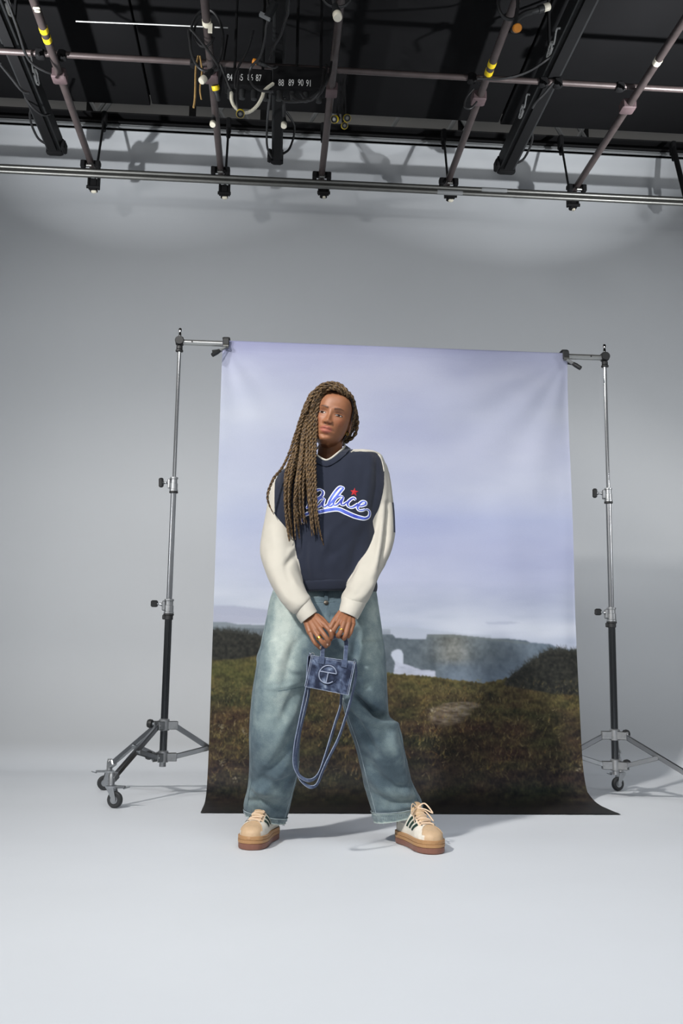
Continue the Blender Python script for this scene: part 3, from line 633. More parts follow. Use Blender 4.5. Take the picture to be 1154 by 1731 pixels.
    bb = np.clip(bl + bh, 0, 1)[..., None]
    bt = fbm(H, W, 4, 200, 2)
    col = col * (1 - bb) + (np.array([41, 42, 38.]) + (bt[..., None] - .5) * np.array([50, 48, 38.])) * bb
    # sandy patch
    sp = np.exp(-(((XX - 755) / 48) ** 2 + ((YY - 1212) / 22) ** 2)) + .55 * np.exp(-(((XX - 790) / 40) ** 2 + ((YY - 1192) / 9) ** 2))
    sm = np.clip((sp * (.55 + 1.1 * fbm(H, W, 14, 220, 4, (2.6, .6))) - .55) * 3, 0, .85)[..., None]
    col = col * (1 - sm) + (np.array([124, 112, 100.]) + (fbm(H, W, 4, 240, 2, (2.4, .7))[..., None] - .5) * 110) * sm
    img = img * (1 - g) + col * g
    # grass blades
    r = np.random.default_rng(5)
    def stroke(x, y, ln, ang, bend, colr, a, w):
        n = int(ln * 1.6) + 3; t = np.linspace(0, 1, n); an = ang + bend * t
        xs = x + np.cumsum(np.cos(an)) * ln / n; ys = y - np.cumsum(np.sin(an)) * ln / n
        for dx in range(w):
            xi = np.round(xs - xo).astype(int) + dx; yi = np.round(ys - yo).astype(int)
            ok = (xi >= 0) & (xi < W) & (yi >= 0) & (yi < H); xi, yi, tt = xi[ok], yi[ok], t[ok]
            al = (a * (1 - .7 * tt))[:, None]; img[yi, xi] = img[yi, xi] * (1 - al) + np.asarray(colr) * al
    pal = [(134, 118, 64), (156, 136, 80), (172, 158, 116), (116, 110, 60), (142, 102, 58), (104, 100, 62)]
    for k in range(6500):
        x = r.uniform(345, 1000); y = r.uniform(1150, 1345) if r.random() < .75 else r.uniform(1165, 1250)
        cluster = (fbm_c[int(y - yo), int(x - xo)] if True else 0)
        if cluster < r.uniform(.30, .66): continue
        k_ = (y - 1140) / 200; ln = r.uniform(3, 6) + 12 * k_ * r.random()
        a = r.uniform(.2, .62) * (1 if y < 1320 else .45)
        stroke(x, y, ln, r.normal(1.45, .45), r.normal(-.3, .5), pal[r.integers(len(pal))], a, 1 + (r.random() < .3 * k_))
    for k in range(150):
        x, y = (r.uniform(352, 420), r.uniform(1215, 1325)) if k < 70 else (r.uniform(850, 985), r.uniform(1195, 1265)) if k < 120 else (r.uniform(690, 760), r.uniform(1235, 1300))
        stroke(x, y, r.uniform(5, 14), r.normal(1.15, .45), r.normal(-.45, .4), (186, 170, 120) if r.random() < .5 else (158, 142, 76), r.uniform(.3, .65), 1)
    for x, y in ((375, 1290), (400, 1316), (986, 1292), (978, 1300), (730, 1201), (410, 1235), (372, 1228), (455, 1313)):
        for q in range(8): stroke(x + r.normal(0, 3), y + r.normal(0, 3), 4, r.uniform(0, 6), 1, (168, 160, 138), .5, 2)
    for k in range(420):     # twigs on the bush outlines
        x = r.uniform(352, 452) if k % 2 else r.uniform(865, 985)
        y = np.interp(x, gx, gy) + 4
        stroke(x, y, r.uniform(5, 13), r.uniform(.6, 2.6), r.normal(0, .8), (52, 54, 50), .7, 1)
    soft = blur(np.clip(img, 0, 255), 1); k = np.clip((YY - 1150) / 20, 0, .8)[..., None]
    return soft * (1 - k) + np.clip(img, 0, 255) * k, xo, yo
fbm_c = fbm(830, 740, 60, 400, 4, (1.4, .8))
IMG, BXO, BYO = paint_backdrop()
BKL, BKR0, BKR1 = -.2805, 1.570, 1.621
def backdrop():
    r = .0185; prof = [(YS + r, ZB_ - .10), (YS + r, ZB_ - .02)]
    prof += [(YS + r * math.cos(a), ZB_ + r * math.sin(a)) for a in np.linspace(0, PI, 10)]
    prof += [(YS - r - .002, ZB_ - .08), (YS - r, 1.8), (YS - r, 1.2), (YS - r, .6), (YS - r - .004, .34), (YS - .035, .2), (YS - .058, .115), (YS - .095, .055), (YS - .15, .02), (YS - .22, .006), (YS - .3, .003), (4.70, .003), (4.582, .004)]
    p = np.array(prof); p = np.vstack([p[:12], smoothpath(p[11:], 400)[1:]])
    s = np.r_[0, np.cumsum(np.linalg.norm(np.diff(p, axis=0), axis=1))]
    nv, nu = 780, 560; sv = np.linspace(0, s[-1], nv); py = np.interp(sv, s, p[:, 0]); pz = np.interp(sv, s, p[:, 1])
    u = np.linspace(0, 1, nu); xl = np.full(nv, BKL); xr = np.interp(pz, [0, .05, .3, 1.05, 2.33], [1.621, 1.600, 1.597, 1.583, 1.567])
    XX = xl[:, None] + (xr - xl)[:, None] * u[None]; Y = np.repeat(py[:, None], nu, 1); Zz = np.repeat(pz[:, None], nu, 1)
    hang = np.clip((pz - .15) / .4, 0, 1)[:, None] * np.clip((ZB_ - .02 - pz) / .12, 0, 1)[:, None] * (sv[:, None] > .2)
    # soft ripples: diagonal pulls from the right clamp, faint verticals
    dx = XX - 1.57; dz = ZB_ - Zz
    ang = np.arctan2(dz, -dx + 1e-4); rr = np.hypot(dx, dz)
    rip = .0045 * np.sin(ang * 15 + 1.2) * np.exp(-((rr - .45) / .42) ** 2) * np.clip(rr / .25, 0, 1)
    dl = XX + .28; angl = np.arctan2(dz, dl + 1e-4); rl = np.hypot(dl, dz)
    rip += .003 * np.sin(angl * 13) * np.exp(-((rl - .3) / .25) ** 2) * np.clip(rl / .2, 0, 1)
    rip += .004 * np.sin(XX * 11 + 1.5 * np.sin(Zz * 2.1)) * np.clip((XX - .6) / .6, 0, 1) + .0022 * np.sin(XX * 23 + Zz * 4) * np.clip((XX - .9) / .4, 0, 1)
    edge = np.exp(-((1 - u) / .03) ** 2)[None] * .010 * np.sin(Zz * 5 + .6) - np.exp(-((1 - u) / .02) ** 2)[None] * .008
    Y = Y - (rip + edge) * hang - .006 * hang
    V = np.stack([XX, Y, Zz], -1).reshape(-1, 3)
    # colour of the print, laid out once on the flat front of the cloth
    q = proj(V); xi = np.clip(q[:, 0] - BXO, 0, IMG.shape[1] - 2); yi = np.clip(q[:, 1] - BYO, 0, IMG.shape[0] - 2)
    x0 = xi.astype(int); y0 = yi.astype(int); fx = (xi - x0)[:, None]; fy = (yi - y0)[:, None]
    c = (IMG[y0, x0] * (1 - fx) + IMG[y0, x0 + 1] * fx) * (1 - fy) + (IMG[y0 + 1, x0] * (1 - fx) + IMG[y0 + 1, x0 + 1] * fx) * fy
    c = c / 255.0; c = np.where(c <= .04045, c / 12.92, ((c + .055) / 1.055) ** 2.4) * PRINT_GAIN
    i = np.arange(nv - 1)[:, None] * nu + np.arange(nu - 1)[None]
    F = np.stack([i, i + 1, i + nu + 1, i + nu], -1).reshape(-1, 4)
    o3 = (.645, YS, 0)
    m = mat('printed_canvas', '#ffffff', 0.62, spec=0.25, attr='print_colour', var=0.03, scale=260)
    back = mat('white_canvas_back', '#d8d8d6', 0.8)
    e = empty('backdrop_cloth', o3, 'printed seaside landscape cloth hanging from the crossbar, its hem curling onto the floor', 'backdrop')
    o = np_mesh('printed_sheet', V, F, m, e); vcol(o.data, 'print_colour', np.clip(c, 0, 1))
    return o
PRINT_GAIN = 0.77
backdrop()
# spring clamps holding the cloth on the bar
def clamp(x, label, flip, vis):
    e = empty('spring_clamp', (x, YS - .03, ZB_), label, 'clamp', 'spring clamps on the crossbar')
    mb = MB()
    for s in (-1, 1):
        j = [(s * .0, 0, 0)]
    # jaws over the bar
    mb.box((x, YS, ZB_ + .026), (.04, .05, .011), bev=.004); mb.box((x, YS - .036, ZB_ - .004), (.034, .012, .05), bev=.004); mb.build('jaw', M['rubber'], e)
    d = np.array([-.62 * flip, -.35, -.55]); d /= np.linalg.norm(d)
    h0 = np.array([x, YS - .042, ZB_ - .03]); mb = MB(); mb.tube([h0, h0 + d * .035, h0 + d * .07], [.008, .009, .010], 8); mb.build('handle', M['darksteel'], e)
    mb = MB(); mb.tube([h0 + d * .045, h0 + d * .065, h0 + d * .095], [.0105, .0125, .0115], 10); mb.build('grip', M['rubber'], e)
    d2 = np.array([-.8 * flip, .1, -.12]); d2 /= np.linalg.norm(d2)
    mb = MB(); mb.tube([h0 + np.array([0, .05, .0]), h0 + np.array([0, .04, 0]) + d2 * .075], [.009, .008], 8); mb.build('rear_handle', M['rubber'], e)
    mb = MB(); mb.lathe([(.012, -.014), (.012, .014)], 10, h0 + np.array([0, .0, .004]), (1, 0, 0)); mb.build('spring', M['steel'], e)
clamp(-.262, 'dark spring clamp at the left end of the printed cloth', 1, 0)
clamp(1.555, 'dark spring clamp at the right end of the printed cloth', -1, 0)
# ------------------------------------------------------------------ the person
def np_normals(V, F):
    n = np.zeros_like(V); a = V[F[:, 0]]; b = V[F[:, 1]]; c = V[F[:, 2]]
    fn = np.cross(b - a, c - a) if F.shape[1] == 3 else np.cross(c - a, V[F[:, 3]] - b)
    for k in range(F.shape[1]):
        for j in range(3): n[:, j] += np.bincount(F[:, k], fn[:, j], len(V))
    return n / (np.linalg.norm(n, axis=1)[:, None] + 1e-12)
def lap(V, F, it, lam=0.5, w=None):
    k = F.shape[1]; e = np.vstack([np.stack([F[:, i], F[:, (i + 1) % k]], 1) for i in range(k)])
    i = np.r_[e[:, 0], e[:, 1]]; j = np.r_[e[:, 1], e[:, 0]]; cnt = np.bincount(i, minlength=len(V)).astype(float); cnt[cnt == 0] = 1
    for _ in range(it):
        avg = np.stack([np.bincount(i, V[j, d], len(V)) for d in range(3)], 1) / cnt[:, None]
        V = V + lam * (avg - V) * (1 if w is None else w[:, None])
    return V
def remesh(mb, vox):
    me = bpy.data.meshes.new('tmp'); me.from_pydata(mb.v, [], mb.f); o = bpy.data.objects.new('tmp', me); COL.objects.link(o)
    md = o.modifiers.new('r', 'REMESH'); md.mode = 'VOXEL'; md.voxel_size = vox; md.adaptivity = 0
    dg = bpy.context.evaluated_depsgraph_get(); m2 = bpy.data.meshes.new_from_object(o.evaluated_get(dg))
    V = np.empty(len(m2.vertices) * 3); m2.vertices.foreach_get('co', V); V = V.reshape(-1, 3)
    L = np.empty(len(m2.loops), np.int32); m2.loops.foreach_get('vertex_index', L)
    ls = np.empty(len(m2.polygons), np.int32); m2.polygons.foreach_get('loop_start', ls)
    lt = np.empty(len(m2.polygons), np.int32); m2.polygons.foreach_get('loop_total', lt)
    q = lt == 4; F = L[ls[q][:, None] + np.arange(4)]
    bpy.data.objects.remove(o); bpy.data.meshes.remove(me); bpy.data.meshes.remove(m2)
    return V, F
def sect(st, n=36, dens=10, pw=1.0):
    """rings from picture-measured stations (xl, yl, xr, yr, Y, half depth)"""
    s = smoothpath(np.array(st, float), (len(st) - 1) * dens + 1); a = np.arange(n) * 2 * PI / n; R = []
    ca, sa = np.cos(a), np.sin(a); ca = np.sign(ca) * abs(ca) ** pw; sa = np.sign(sa) * abs(sa) ** pw
    for xl, yl, xr, yr, Y, rd in s:
        A = P(xl, yl, Y); B = P(xr, yr, Y); C_ = (A + B) / 2; h = (B - A) / 2
        R.append(C_ + ca[:, None] * h + sa[:, None] * np.array([0, rd, 0]))
    return np.array(R)
def seg_dist(q, poly):
    d = np.full(len(q), 1e9); t_ = np.zeros(len(q)); poly = np.asarray(poly, float); L = len(poly) - 1
    for k in range(L):
        a, b = poly[k], poly[k + 1]; ab = b - a; t = np.clip(((q - a) @ ab) / (ab @ ab), 0, 1)
        dd = np.linalg.norm(q - a - t[:, None] * ab, axis=1); m = dd < d; d[m] = dd[m]; t_[m] = (k + t[m]) / L
    return d, t_
def folds(V, F, lst):
    """press folds into cloth: (polyline in the picture, height in metres, width in pixels), tapering at both ends, front faces only"""
    N = np_normals(V, F); view = CAM - V; view /= np.linalg.norm(view, axis=1)[:, None]; fr = np.clip((N * view).sum(1) * 2.5, 0, 1)
    q = proj(V); D = np.zeros(len(V))
    for poly, amp, w in lst:
        poly = np.asarray(poly, float)
        if len(poly) > 2: poly = smoothpath(poly, 12)
        lo = poly.min(0) - 4 * w; hi = poly.max(0) + 4 * w
        m = np.where(((q > lo) & (q < hi)).all(1) & (fr > 0))[0]
        if not len(m): continue
        d, t = seg_dist(q[m], poly); D[m] += amp * np.exp(-(d / w) ** 2) * np.sin(PI * np.clip(.12 + .76 * t, 0, 1)) ** .7
    return V + N * (D * fr)[:, None]
def noise_disp(V, amp, sc, seed=0):
    N = np.array([mnoise.noise(Vector((v[0] * sc[0] + seed, v[1] * sc[1], v[2] * sc[2]))) for v in V]); return N * amp
def bvh(V, F): return BVHTree.FromPolygons([tuple(v) for v in V], [tuple(int(i) for i in f) for f in F])
def cast(tree, px, py):
    d = ray(px, py); d /= np.linalg.norm(d); h = tree.ray_cast(Vector(CAM), Vector(d)); return (None, None) if h[0] is None else (np.array(h[0]), np.array(h[1]))
def split_by_field(V, F, f):
    """cut a quad mesh exactly along f = 0; returns two (V, tris)"""
    T = np.vstack([F[:, [0, 1, 2]], F[:, [0, 2, 3]]]) if F.shape[1] == 4 else F
    s = f[T] > 0; c = s.sum(1); V2 = list(map(tuple, V)); mid = {}
    def mp(a, b):
        k = (a, b) if a < b else (b, a)
        if k not in mid:
            t = f[a] / (f[a] - f[b]); t = min(max(t, .02), .98); mid[k] = len(V2); V2.append(tuple(V[a] * (1 - t) + V[b] * t))
        return mid[k]
    pos = [tuple(t) for t in T[c == 3]]; neg = [tuple(t) for t in T[c == 0]]
    for t, sg in zip(T[(c == 1) | (c == 2)], s[(c == 1) | (c == 2)]):
        one = sg.sum() == 1; k = int(np.argmax(sg if one else ~sg)); a, b, d = int(t[k]), int(t[(k + 1) % 3]), int(t[(k + 2) % 3])
        p, q = mp(a, b), mp(a, d); A = [(a, p, q)]; B = [(p, b, d), (p, d, q)]
        (pos if one else neg).extend(A); (neg if one else pos).extend(B)
    V2 = np.array(V2); out = []
    for L in (pos, neg):
        L = np.array(L); u, inv = np.unique(L, return_inverse=True); out.append((V2[u], inv.reshape(L.shape), u))
    return out
def components(F, n):
    p = np.arange(n)
    e = np.vstack([F[:, [0, 1]], F[:, [1, 2]]])
    while True:
        m = np.minimum(p[e[:, 0]], p[e[:, 1]]); o = p.copy(); np.minimum.at(p, e[:, 0], m); np.minimum.at(p, e[:, 1], m); p = p[p]
        if (p == o).all(): return p

def cloth_mat(name, col, bscale, bump, sheen, var=.06, vs=30, rough=.85, attr=None):
    return mat(name, col, rough, var=var, scale=vs, bump=bump, bscale=bscale, spec=.2, sheen=sheen, attr=attr)
M['navy'] = cloth_mat('navy_fleece', '#1f2432', 900, .25, .15, .08, 14)
M['cream'] = cloth_mat('cream_fleece', '#b4b0a6', 900, .25, .1, .03, 14)
M['creamrib'] = cloth_mat('cream_rib', '#bab6ac', 700, .3, .1, .04, 40)
M['skin'] = mat('skin', '#a5704d', .48, attr='skin_tone', var=.05, scale=70, bump=.12, bscale=420, spec=.38, sss=.06)
M['hair'] = mat('braided_hair', '#2c2118', .5, col2='#6e573a', scale=150, spec=.3)
M['scalp'] = mat('dark_roots', '#241c15', .6, var=.2, scale=120, spec=.25)
M['gold'] = mat('gold', '#d9a63c', .2, 1.0)
M['denim'] = None
def denim_mat(name, dark=False):
    m = bpy.data.materials.new(name); m.use_nodes = True; N, L = nodes(m); b = N['Principled BSDF']
    b.inputs['Roughness'].default_value = .85; b.inputs['Specular IOR Level'].default_value = .15; b.inputs['Sheen Weight'].default_value = .08
    tc = N.new('ShaderNodeTexCoord'); mp = N.new('ShaderNodeMapping'); mp.inputs['Scale'].default_value = (1, 1, .45); L.new(tc.outputs['Object'], mp.inputs[0])
    n1 = N.new('ShaderNodeTexNoise'); n1.inputs['Scale'].default_value = 620; n1.inputs['Detail'].default_value = 4; L.new(mp.outputs[0], n1.inputs['Vector'])
    n2 = N.new('ShaderNodeTexNoise'); n2.inputs['Scale'].default_value = 26; n2.inputs['Detail'].default_value = 5; L.new(tc.outputs['Object'], n2.inputs['Vector'])
    at = N.new('ShaderNodeAttribute'); at.attribute_name = 'fade'
    ad = N.new('ShaderNodeMath'); ad.operation = 'MULTIPLY_ADD'; ad.inputs[1].default_value = .40; L.new(n1.outputs['Fac'], ad.inputs[0]); L.new(at.outputs['Fac'], ad.inputs[2])
    a2 = N.new('ShaderNodeMath'); a2.operation = 'MULTIPLY_ADD'; a2.inputs[1].default_value = .55; L.new(n2.outputs['Fac'], a2.inputs[0]); L.new(ad.outputs[0], a2.inputs[2])
    r = N.new('ShaderNodeValToRGB'); e = r.color_ramp.elements
    cols = [(.3, '#22283a'), (.62, '#384157'), (.95, '#5a667e'), (1.25, '#98a3b2')] if dark else [(.3, '#38444c'), (.62, '#56666f'), (.95, '#809091'), (1.3, '#b3beb9')]
    mr = N.new('ShaderNodeMath'); mr.operation = 'MULTIPLY'; mr.inputs[1].default_value = 1 / 1.5; L.new(a2.outputs[0], mr.inputs[0]); L.new(mr.outputs[0], r.inputs[0])
    e[0].position = cols[0][0] / 1.5; e[0].color = lin4(cols[0][1]); e[1].position = cols[3][0] / 1.5; e[1].color = lin4(cols[3][1])
    for p_, c_ in cols[1:3]: q = e.new(p_ / 1.5); q.color = lin4(c_)
    L.new(r.outputs[0], b.inputs['Base Color'])
    bp = N.new('ShaderNodeBump'); bp.inputs['Strength'].default_value = .22; bp.inputs['Distance'].default_value = .0012; L.new(n1.outputs['Fac'], bp.inputs['Height']); L.new(bp.outputs[0], b.inputs['Normal'])
    return m
M['denim'] = denim_mat('washed_denim'); M['bagdenim'] = denim_mat('indigo_denim', True)
M['stitch'] = mat('pale_denim_edge', '#93a0a6', .85, var=.2, scale=300)
M['stitchdark'] = mat('denim_seam', '#5d7079', .85, var=.2, scale=300)

YP = 3.75
person = empty('person', tuple(np.r_[P(575, 1432, 3.8)[:2], 0]), 'person with long brown braids in a navy and cream sweatshirt and wide faded jeans, standing', 'person')

# ---- head surface (local: a to the viewer's right, b forward, c up)
HC = np.array([.223, 3.72, 1.591])
def head_rot(yaw, pit, roll):
    x = np.array([1, 0, 0.]); f = np.array([0, -1, 0.]); u = np.array([0, 0, 1.]); y, p, r = np.radians([yaw, pit, roll])
    f2 = np.cos(y) * f - np.sin(y) * x; x2 = np.cos(y) * x + np.sin(y) * f
    f3 = np.cos(p) * f2 + np.sin(p) * u; u3 = np.cos(p) * u - np.sin(p) * f2
    return np.stack([np.cos(r) * x2 - np.sin(r) * u3, f3, np.cos(r) * u3 + np.sin(r) * x2], 1)
HR = head_rot(9, .5, 13.5)
zk = np.array([-.115, -.111, -.104, -.093, -.080, -.062, -.040, -.020, .0, .020, .045, .065, .085, .100, .110, .1155])
wk = np.array([.010, .023, .0335, .0430, .0505, .0580, .0645, .0690, .0705, .0715, .0705, .0660, .0560, .0430, .0270, .008])
fk = np.array([.050, .072, .0815, .0855, .0850, .0860, .0865, .0860, .0850, .0885, .0890, .0840, .0700, .0530, .0330, .010])
bk = np.array([.010, .015, .0250, .0400, .0560, .0700, .0820, .0900, .0960, .1000, .1000, .0940, .0800, .0610, .0380, .010])
ck = np.array([.015, .010, .004, 0, 0, 0, 0, 0, 0, 0, 0, 0, 0, 0, 0, 0])
def g2(x, z, cx, cz, sx, sz): return np.exp(-((x - cx) / sx) ** 2 - ((z - cz) / sz) ** 2)
def face_disp(x, z):
    ax = np.abs(x)
    d = -.0085 * g2(ax, z, .0310, .003, .0165, .0120) + .0052 * g2(ax, z, .0315, -.0005, .0125, .0080)
    d += .0040 * g2(ax, z, .029, .021, .022, .007) - .0016 * g2(ax, z, .0315, .0095, .014, .0022) - .0012 * g2(ax, z, .0315, -.0095, .012, .0022)
    h = np.interp(z, [-.0490, -.0450, -.0420, -.0375, -.0320, -.027, -.018, -.006, .008, .020], [0, .003, .010, .0175, .0215, .0205, .0155, .0095, .0048, .0])
    s = np.interp(z, [-.045, -.035, -.027, -.014, .0, .015], [.0125, .0120, .0100, .0080, .0072, .010])
    d += h * np.exp(-(ax / s) ** 2) + .0092 * g2(ax, z, .0145, -.0360, .0068, .0066) - .0030 * g2(ax, z, .0205, -.0370, .004, .008)
    d -= .0060 * g2(ax, z, .0072, -.0432, .0040, .0026)
    d += .0060 * g2(x, z, 0, -.062, .031, .019)
    d += .0070 * g2(ax, z, .0075, -.0562, .0130, .0056) + .0082 * g2(x, z, 0, -.0722, .0168, .0068) - .0048 * g2(x, z, 0, -.0638, .0240, .0017)
    d -= .0022 * g2(x, z, 0, -.0490, .0035, .004) - 0
    d -= .0045 * g2(x, z, 0, -.0850, .018, .0046) + .0025 * g2(ax, z, .027, -.0635, .004, .005)
    d += .0050 * g2(x, z, 0, -.1000, .0200, .0110) + .0045 * g2(ax, z, .045, -.020, .018, .016) - .0030 * g2(ax, z, .046, -.052, .014, .016)
    return d
def head_pts(phi, z):
    w = np.interp(z, zk, wk); f = np.interp(z, zk, fk); b = np.interp(z, zk, bk); c0 = np.interp(z, zk, ck)
    s, c = np.sin(phi), np.cos(phi); a = w * np.sign(s) * abs(s) ** .90
    y = np.where(c > 0, (f - c0) * np.abs(c) ** .86, -b * np.abs(c) ** .95)
    fr = np.clip(c * 3, 0, 1) ** .8 * np.clip((.115 - abs(z)) / .01, 0, 1)
    return np.stack([a, y + c0 + face_disp(a, z) * fr, z + 0 * a], -1)
def toW(l): return np.asarray(l) @ HR.T + HC
# smoother profile tables
_zz = np.linspace(-.115, .1155, 90)
def _sm(t): v = np.interp(_zz, zk, t); k = np.ones(7) / 7; p = np.pad(v, 3, mode='edge'); return np.convolve(p, k, 'valid')
wk, fk, bk, ck = _sm(wk), _sm(fk), _sm(bk), _sm(ck); zk = _zz
NZ, NA = 170, 200
zz = .1155 * np.sin(np.linspace(-PI / 2, PI / 2, NZ)) * np.where(np.linspace(-1, 1, NZ) < 0, .121 / .1155, 1)
zz = np.linspace(-.115, .1155, NZ)
ph = np.arange(NA) * 2 * PI / NA
HG = toW(head_pts(ph[None, :].repeat(NZ, 0), zz[:, None].repeat(NA, 1)))
bm_ = MB(); bm_.loft(HG[:, ::-1], True)
# ears
for s in (-1, 1):
    e_ = MB(); c = np.array([s * .0665, -.010, -.012]); th = np.linspace(0, 2 * PI, 20, endpoint=False)
    o_ = [c + np.array([s * (.004 + .006 * (k == 1)), -.006 * math.cos(t) * 0 + .016 * math.cos(t) * (1 if k else .8), .030 * math.sin(t) * (1 if k else .85) + .006 * math.cos(t)]) for k in (0, 1) for t in th]
    e_.loft(np.array(o_).reshape(2, 20, 3), True); bm_.add(toW(np.array(e_.v)), e_.f)
# neck, a slim core inside the clothes, arms and legs so that the body is whole
nk = [P(566, 708, 3.74), P(561, 735, 3.745), P(558, 757, 3.755), P(557, 780, 3.77), P(557, 800, 3.775)]
bm_.tube(smoothpath(nk, 16), np.interp(np.linspace(0, 1, 16), [0, .3, .6, .85, 1], [.046, .046, .0475, .058, .075]), 24)
bm_.tube(smoothpath([P(557, 790, 3.775), P(556, 850, 3.76), P(553, 930, 3.75), P(550, 1010, 3.76), P(548, 1090, 3.76)], 24), np.interp(np.linspace(0, 1, 24), [0, .15, .5, .7, 1], [.06, .085, .08, .08, .085]), 20)
armL = smoothpath([P(548, 822, 3.775), P(488, 822, 3.775), P(474, 880, 3.75), P(470, 940, 3.68), P(492, 1000, 3.575), P(521, 1040, 3.497)], 40)
armR = smoothpath([P(566, 815, 3.775), P(634, 795, 3.775), P(642, 850, 3.765), P(643, 905, 3.72), P(620, 970, 3.60), P(590, 1035, 3.497)], 40)
for A_ in (armL, armR): bm_.tube(A_, np.interp(np.linspace(0, 1, 40), [0, .12, .5, .75, 1], [.045, .045, .036, .034, .0235]), 16)
for L_ in ([P(510, 1075, 3.765), P(478, 1190, 3.74), P(460, 1290, 3.85), P(446, 1378, 3.93)], [P(588, 1075, 3.765), P(615, 1190, 3.74), P(650, 1290, 3.80), P(690, 1376, 3.85)]):
    bm_.tube(smoothpath(L_, 24), np.interp(np.linspace(0, 1, 24), [0, .4, .6, 1], [.08, .055, .05, .036]), 16)
# hands
hand_pts = []
def hand(wrist, wr, knu, fingers, thumb, back):
    w = P(*wrist)
    for k, kp in enumerate(knu):
        q = P(*kp); s_ = w + (q - w) * .04 + (np.array(P(*knu[-1])) - P(*knu[0])) * (k / 3. - .5) * .42
        bm_.tube(smoothpath([s_, (s_ + q) / 2 + back * .003, q + back * .0005], 8), [wr, .0135, .0128, .0122, .0116, .011, .0106, .0102], 12)
        bm_.tube([s_ + (P(*knu[1]) - s_) * 0 - back * .010, q - back * .008], [.013, .010], 10)
    for k, f in enumerate(fingers):
        c = np.array([P(*knu[k])] + [P(*p) for p in f]); n = 18; r0 = (.0072, .0083, .0085, .0083)[k] if len(fingers) == 4 else .008
        rad = np.interp(np.linspace(0, 1, n), [0, .12, .35, .5, .75, .93, 1], np.array([1.12, 1.05, .97, 1.06, .92, .86, .5]) * r0)
        bm_.tube(smoothpath(c, n), rad, 12)
    c = np.array([P(*p) for p in thumb]); bm_.tube(smoothpath(c, 16), np.interp(np.linspace(0, 1, 16), [0, .3, .6, .9, 1], [.014, .0115, .0100, .0085, .005]), 12)
bk_ = np.array([0, -1, .25]); bk_ /= np.linalg.norm(bk_)
hand((522, 1042, 3.497), .0155, [(523.5, 1070, 3.462), (532, 1068, 3.448), (541, 1064, 3.442), (549, 1057.5, 3.447)],
     [[(531, 1085, 3.446), (537.5, 1092, 3.452), (541.5, 1097, 3.462)], [(541.5, 1082, 3.430), (548.5, 1090, 3.435), (552, 1094, 3.450)],
      [(550.5, 1077, 3.425), (555.5, 1086, 3.435), (554, 1091, 3.452)], [(557.5, 1067.5, 3.437), (560, 1077, 3.442), (556.5, 1084, 3.458)]],
     [(534, 1042, 3.495), (546, 1050, 3.482), (556, 1063, 3.470), (560.5, 1074, 3.462)], bk_)
hand((589, 1038, 3.497), .0155, [(596, 1056.5, 3.462), (588.5, 1056, 3.449), (580.5, 1054, 3.446), (573, 1050.5, 3.455)],
     [[(592.5, 1069, 3.447), (588.5, 1075, 3.457), (590, 1077, 3.474)], [(584.5, 1072, 3.435), (580.5, 1079, 3.447), (583, 1080, 3.468)],
      [(575.5, 1068.5, 3.432), (571, 1075, 3.443), (574.5, 1077, 3.464)], [(566.5, 1061, 3.443), (562.8, 1069, 3.449), (566, 1073, 3.467)]],
     [(577, 1036, 3.495), (567, 1047, 3.480), (560.5, 1058, 3.470), (558.8, 1066, 3.467)], bk_)
BV, BF = remesh(bm_, .0021)
loc = (BV - HC) @ HR
hd = np.clip((loc[:, 2] + .14) / .02, 0, 1) * (np.linalg.norm(loc, axis=1) < .2)
BV = lap(BV, BF, 3, .4, 1 - .55 * hd)
BV = lap(BV, BF, 2, .35)
loc = (BV - HC) @ HR
# skin tone: lip and brow colours, plus painted shade in nostrils, mouth crease, lids
tone = np.ones((len(BV), 3)) * np.array(lin('#8b5d42'))
x, y, z = loc.T; ax = np.abs(x); front = (y > .055) & (np.linalg.norm(loc, axis=1) < .17)
def mixc(m, c):
    global tone
    m = (np.clip(m, 0, 1) * front)[:, None]; tone = tone * (1 - m) + np.array(lin(c)) * m
mixc(.5 * g2(ax, z, .046, -.026, .02, .018), '#93573f')
lip_up = -.0638 + .0138 * np.clip(1 - (ax / .0245) ** 2, 0, 1) ** .6 - .0030 * np.exp(-(x / .0035) ** 2)
lip_lo = -.0638 - .0158 * np.clip(1 - (ax / .0225) ** 2, 0, 1) ** .7
sd = np.minimum(lip_up - z, z - lip_lo); mixc(np.clip(sd / .0012 + .5, 0, 1) * (ax < .0248) * .85, '#97564a')
mixc(.75 * np.clip(1 - abs(z + .0638 + .001 * np.cos(x * 120)) / .0011, 0, 1) * (ax < .0238), '#4f2720')
br = .0195 + .0045 * np.sin(np.clip((ax - .012) / .036, 0, 1) * PI * .72); bh = .0040 * np.clip((.052 - ax) / .02, .15, 1)
mixc(np.clip((bh - abs(z - br)) / .001 + .5, 0, 1) * (ax > .011) * (ax < .051) * .72, '#2e1c15')
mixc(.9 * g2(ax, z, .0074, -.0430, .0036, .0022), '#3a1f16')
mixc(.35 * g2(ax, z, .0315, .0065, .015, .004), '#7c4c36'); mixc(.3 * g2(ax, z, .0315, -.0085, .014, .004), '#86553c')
body = np_mesh('body', BV, BF, M['skin'], person)
vcol(body.data, 'skin_tone', tone)
BT = bvh(BV, BF)
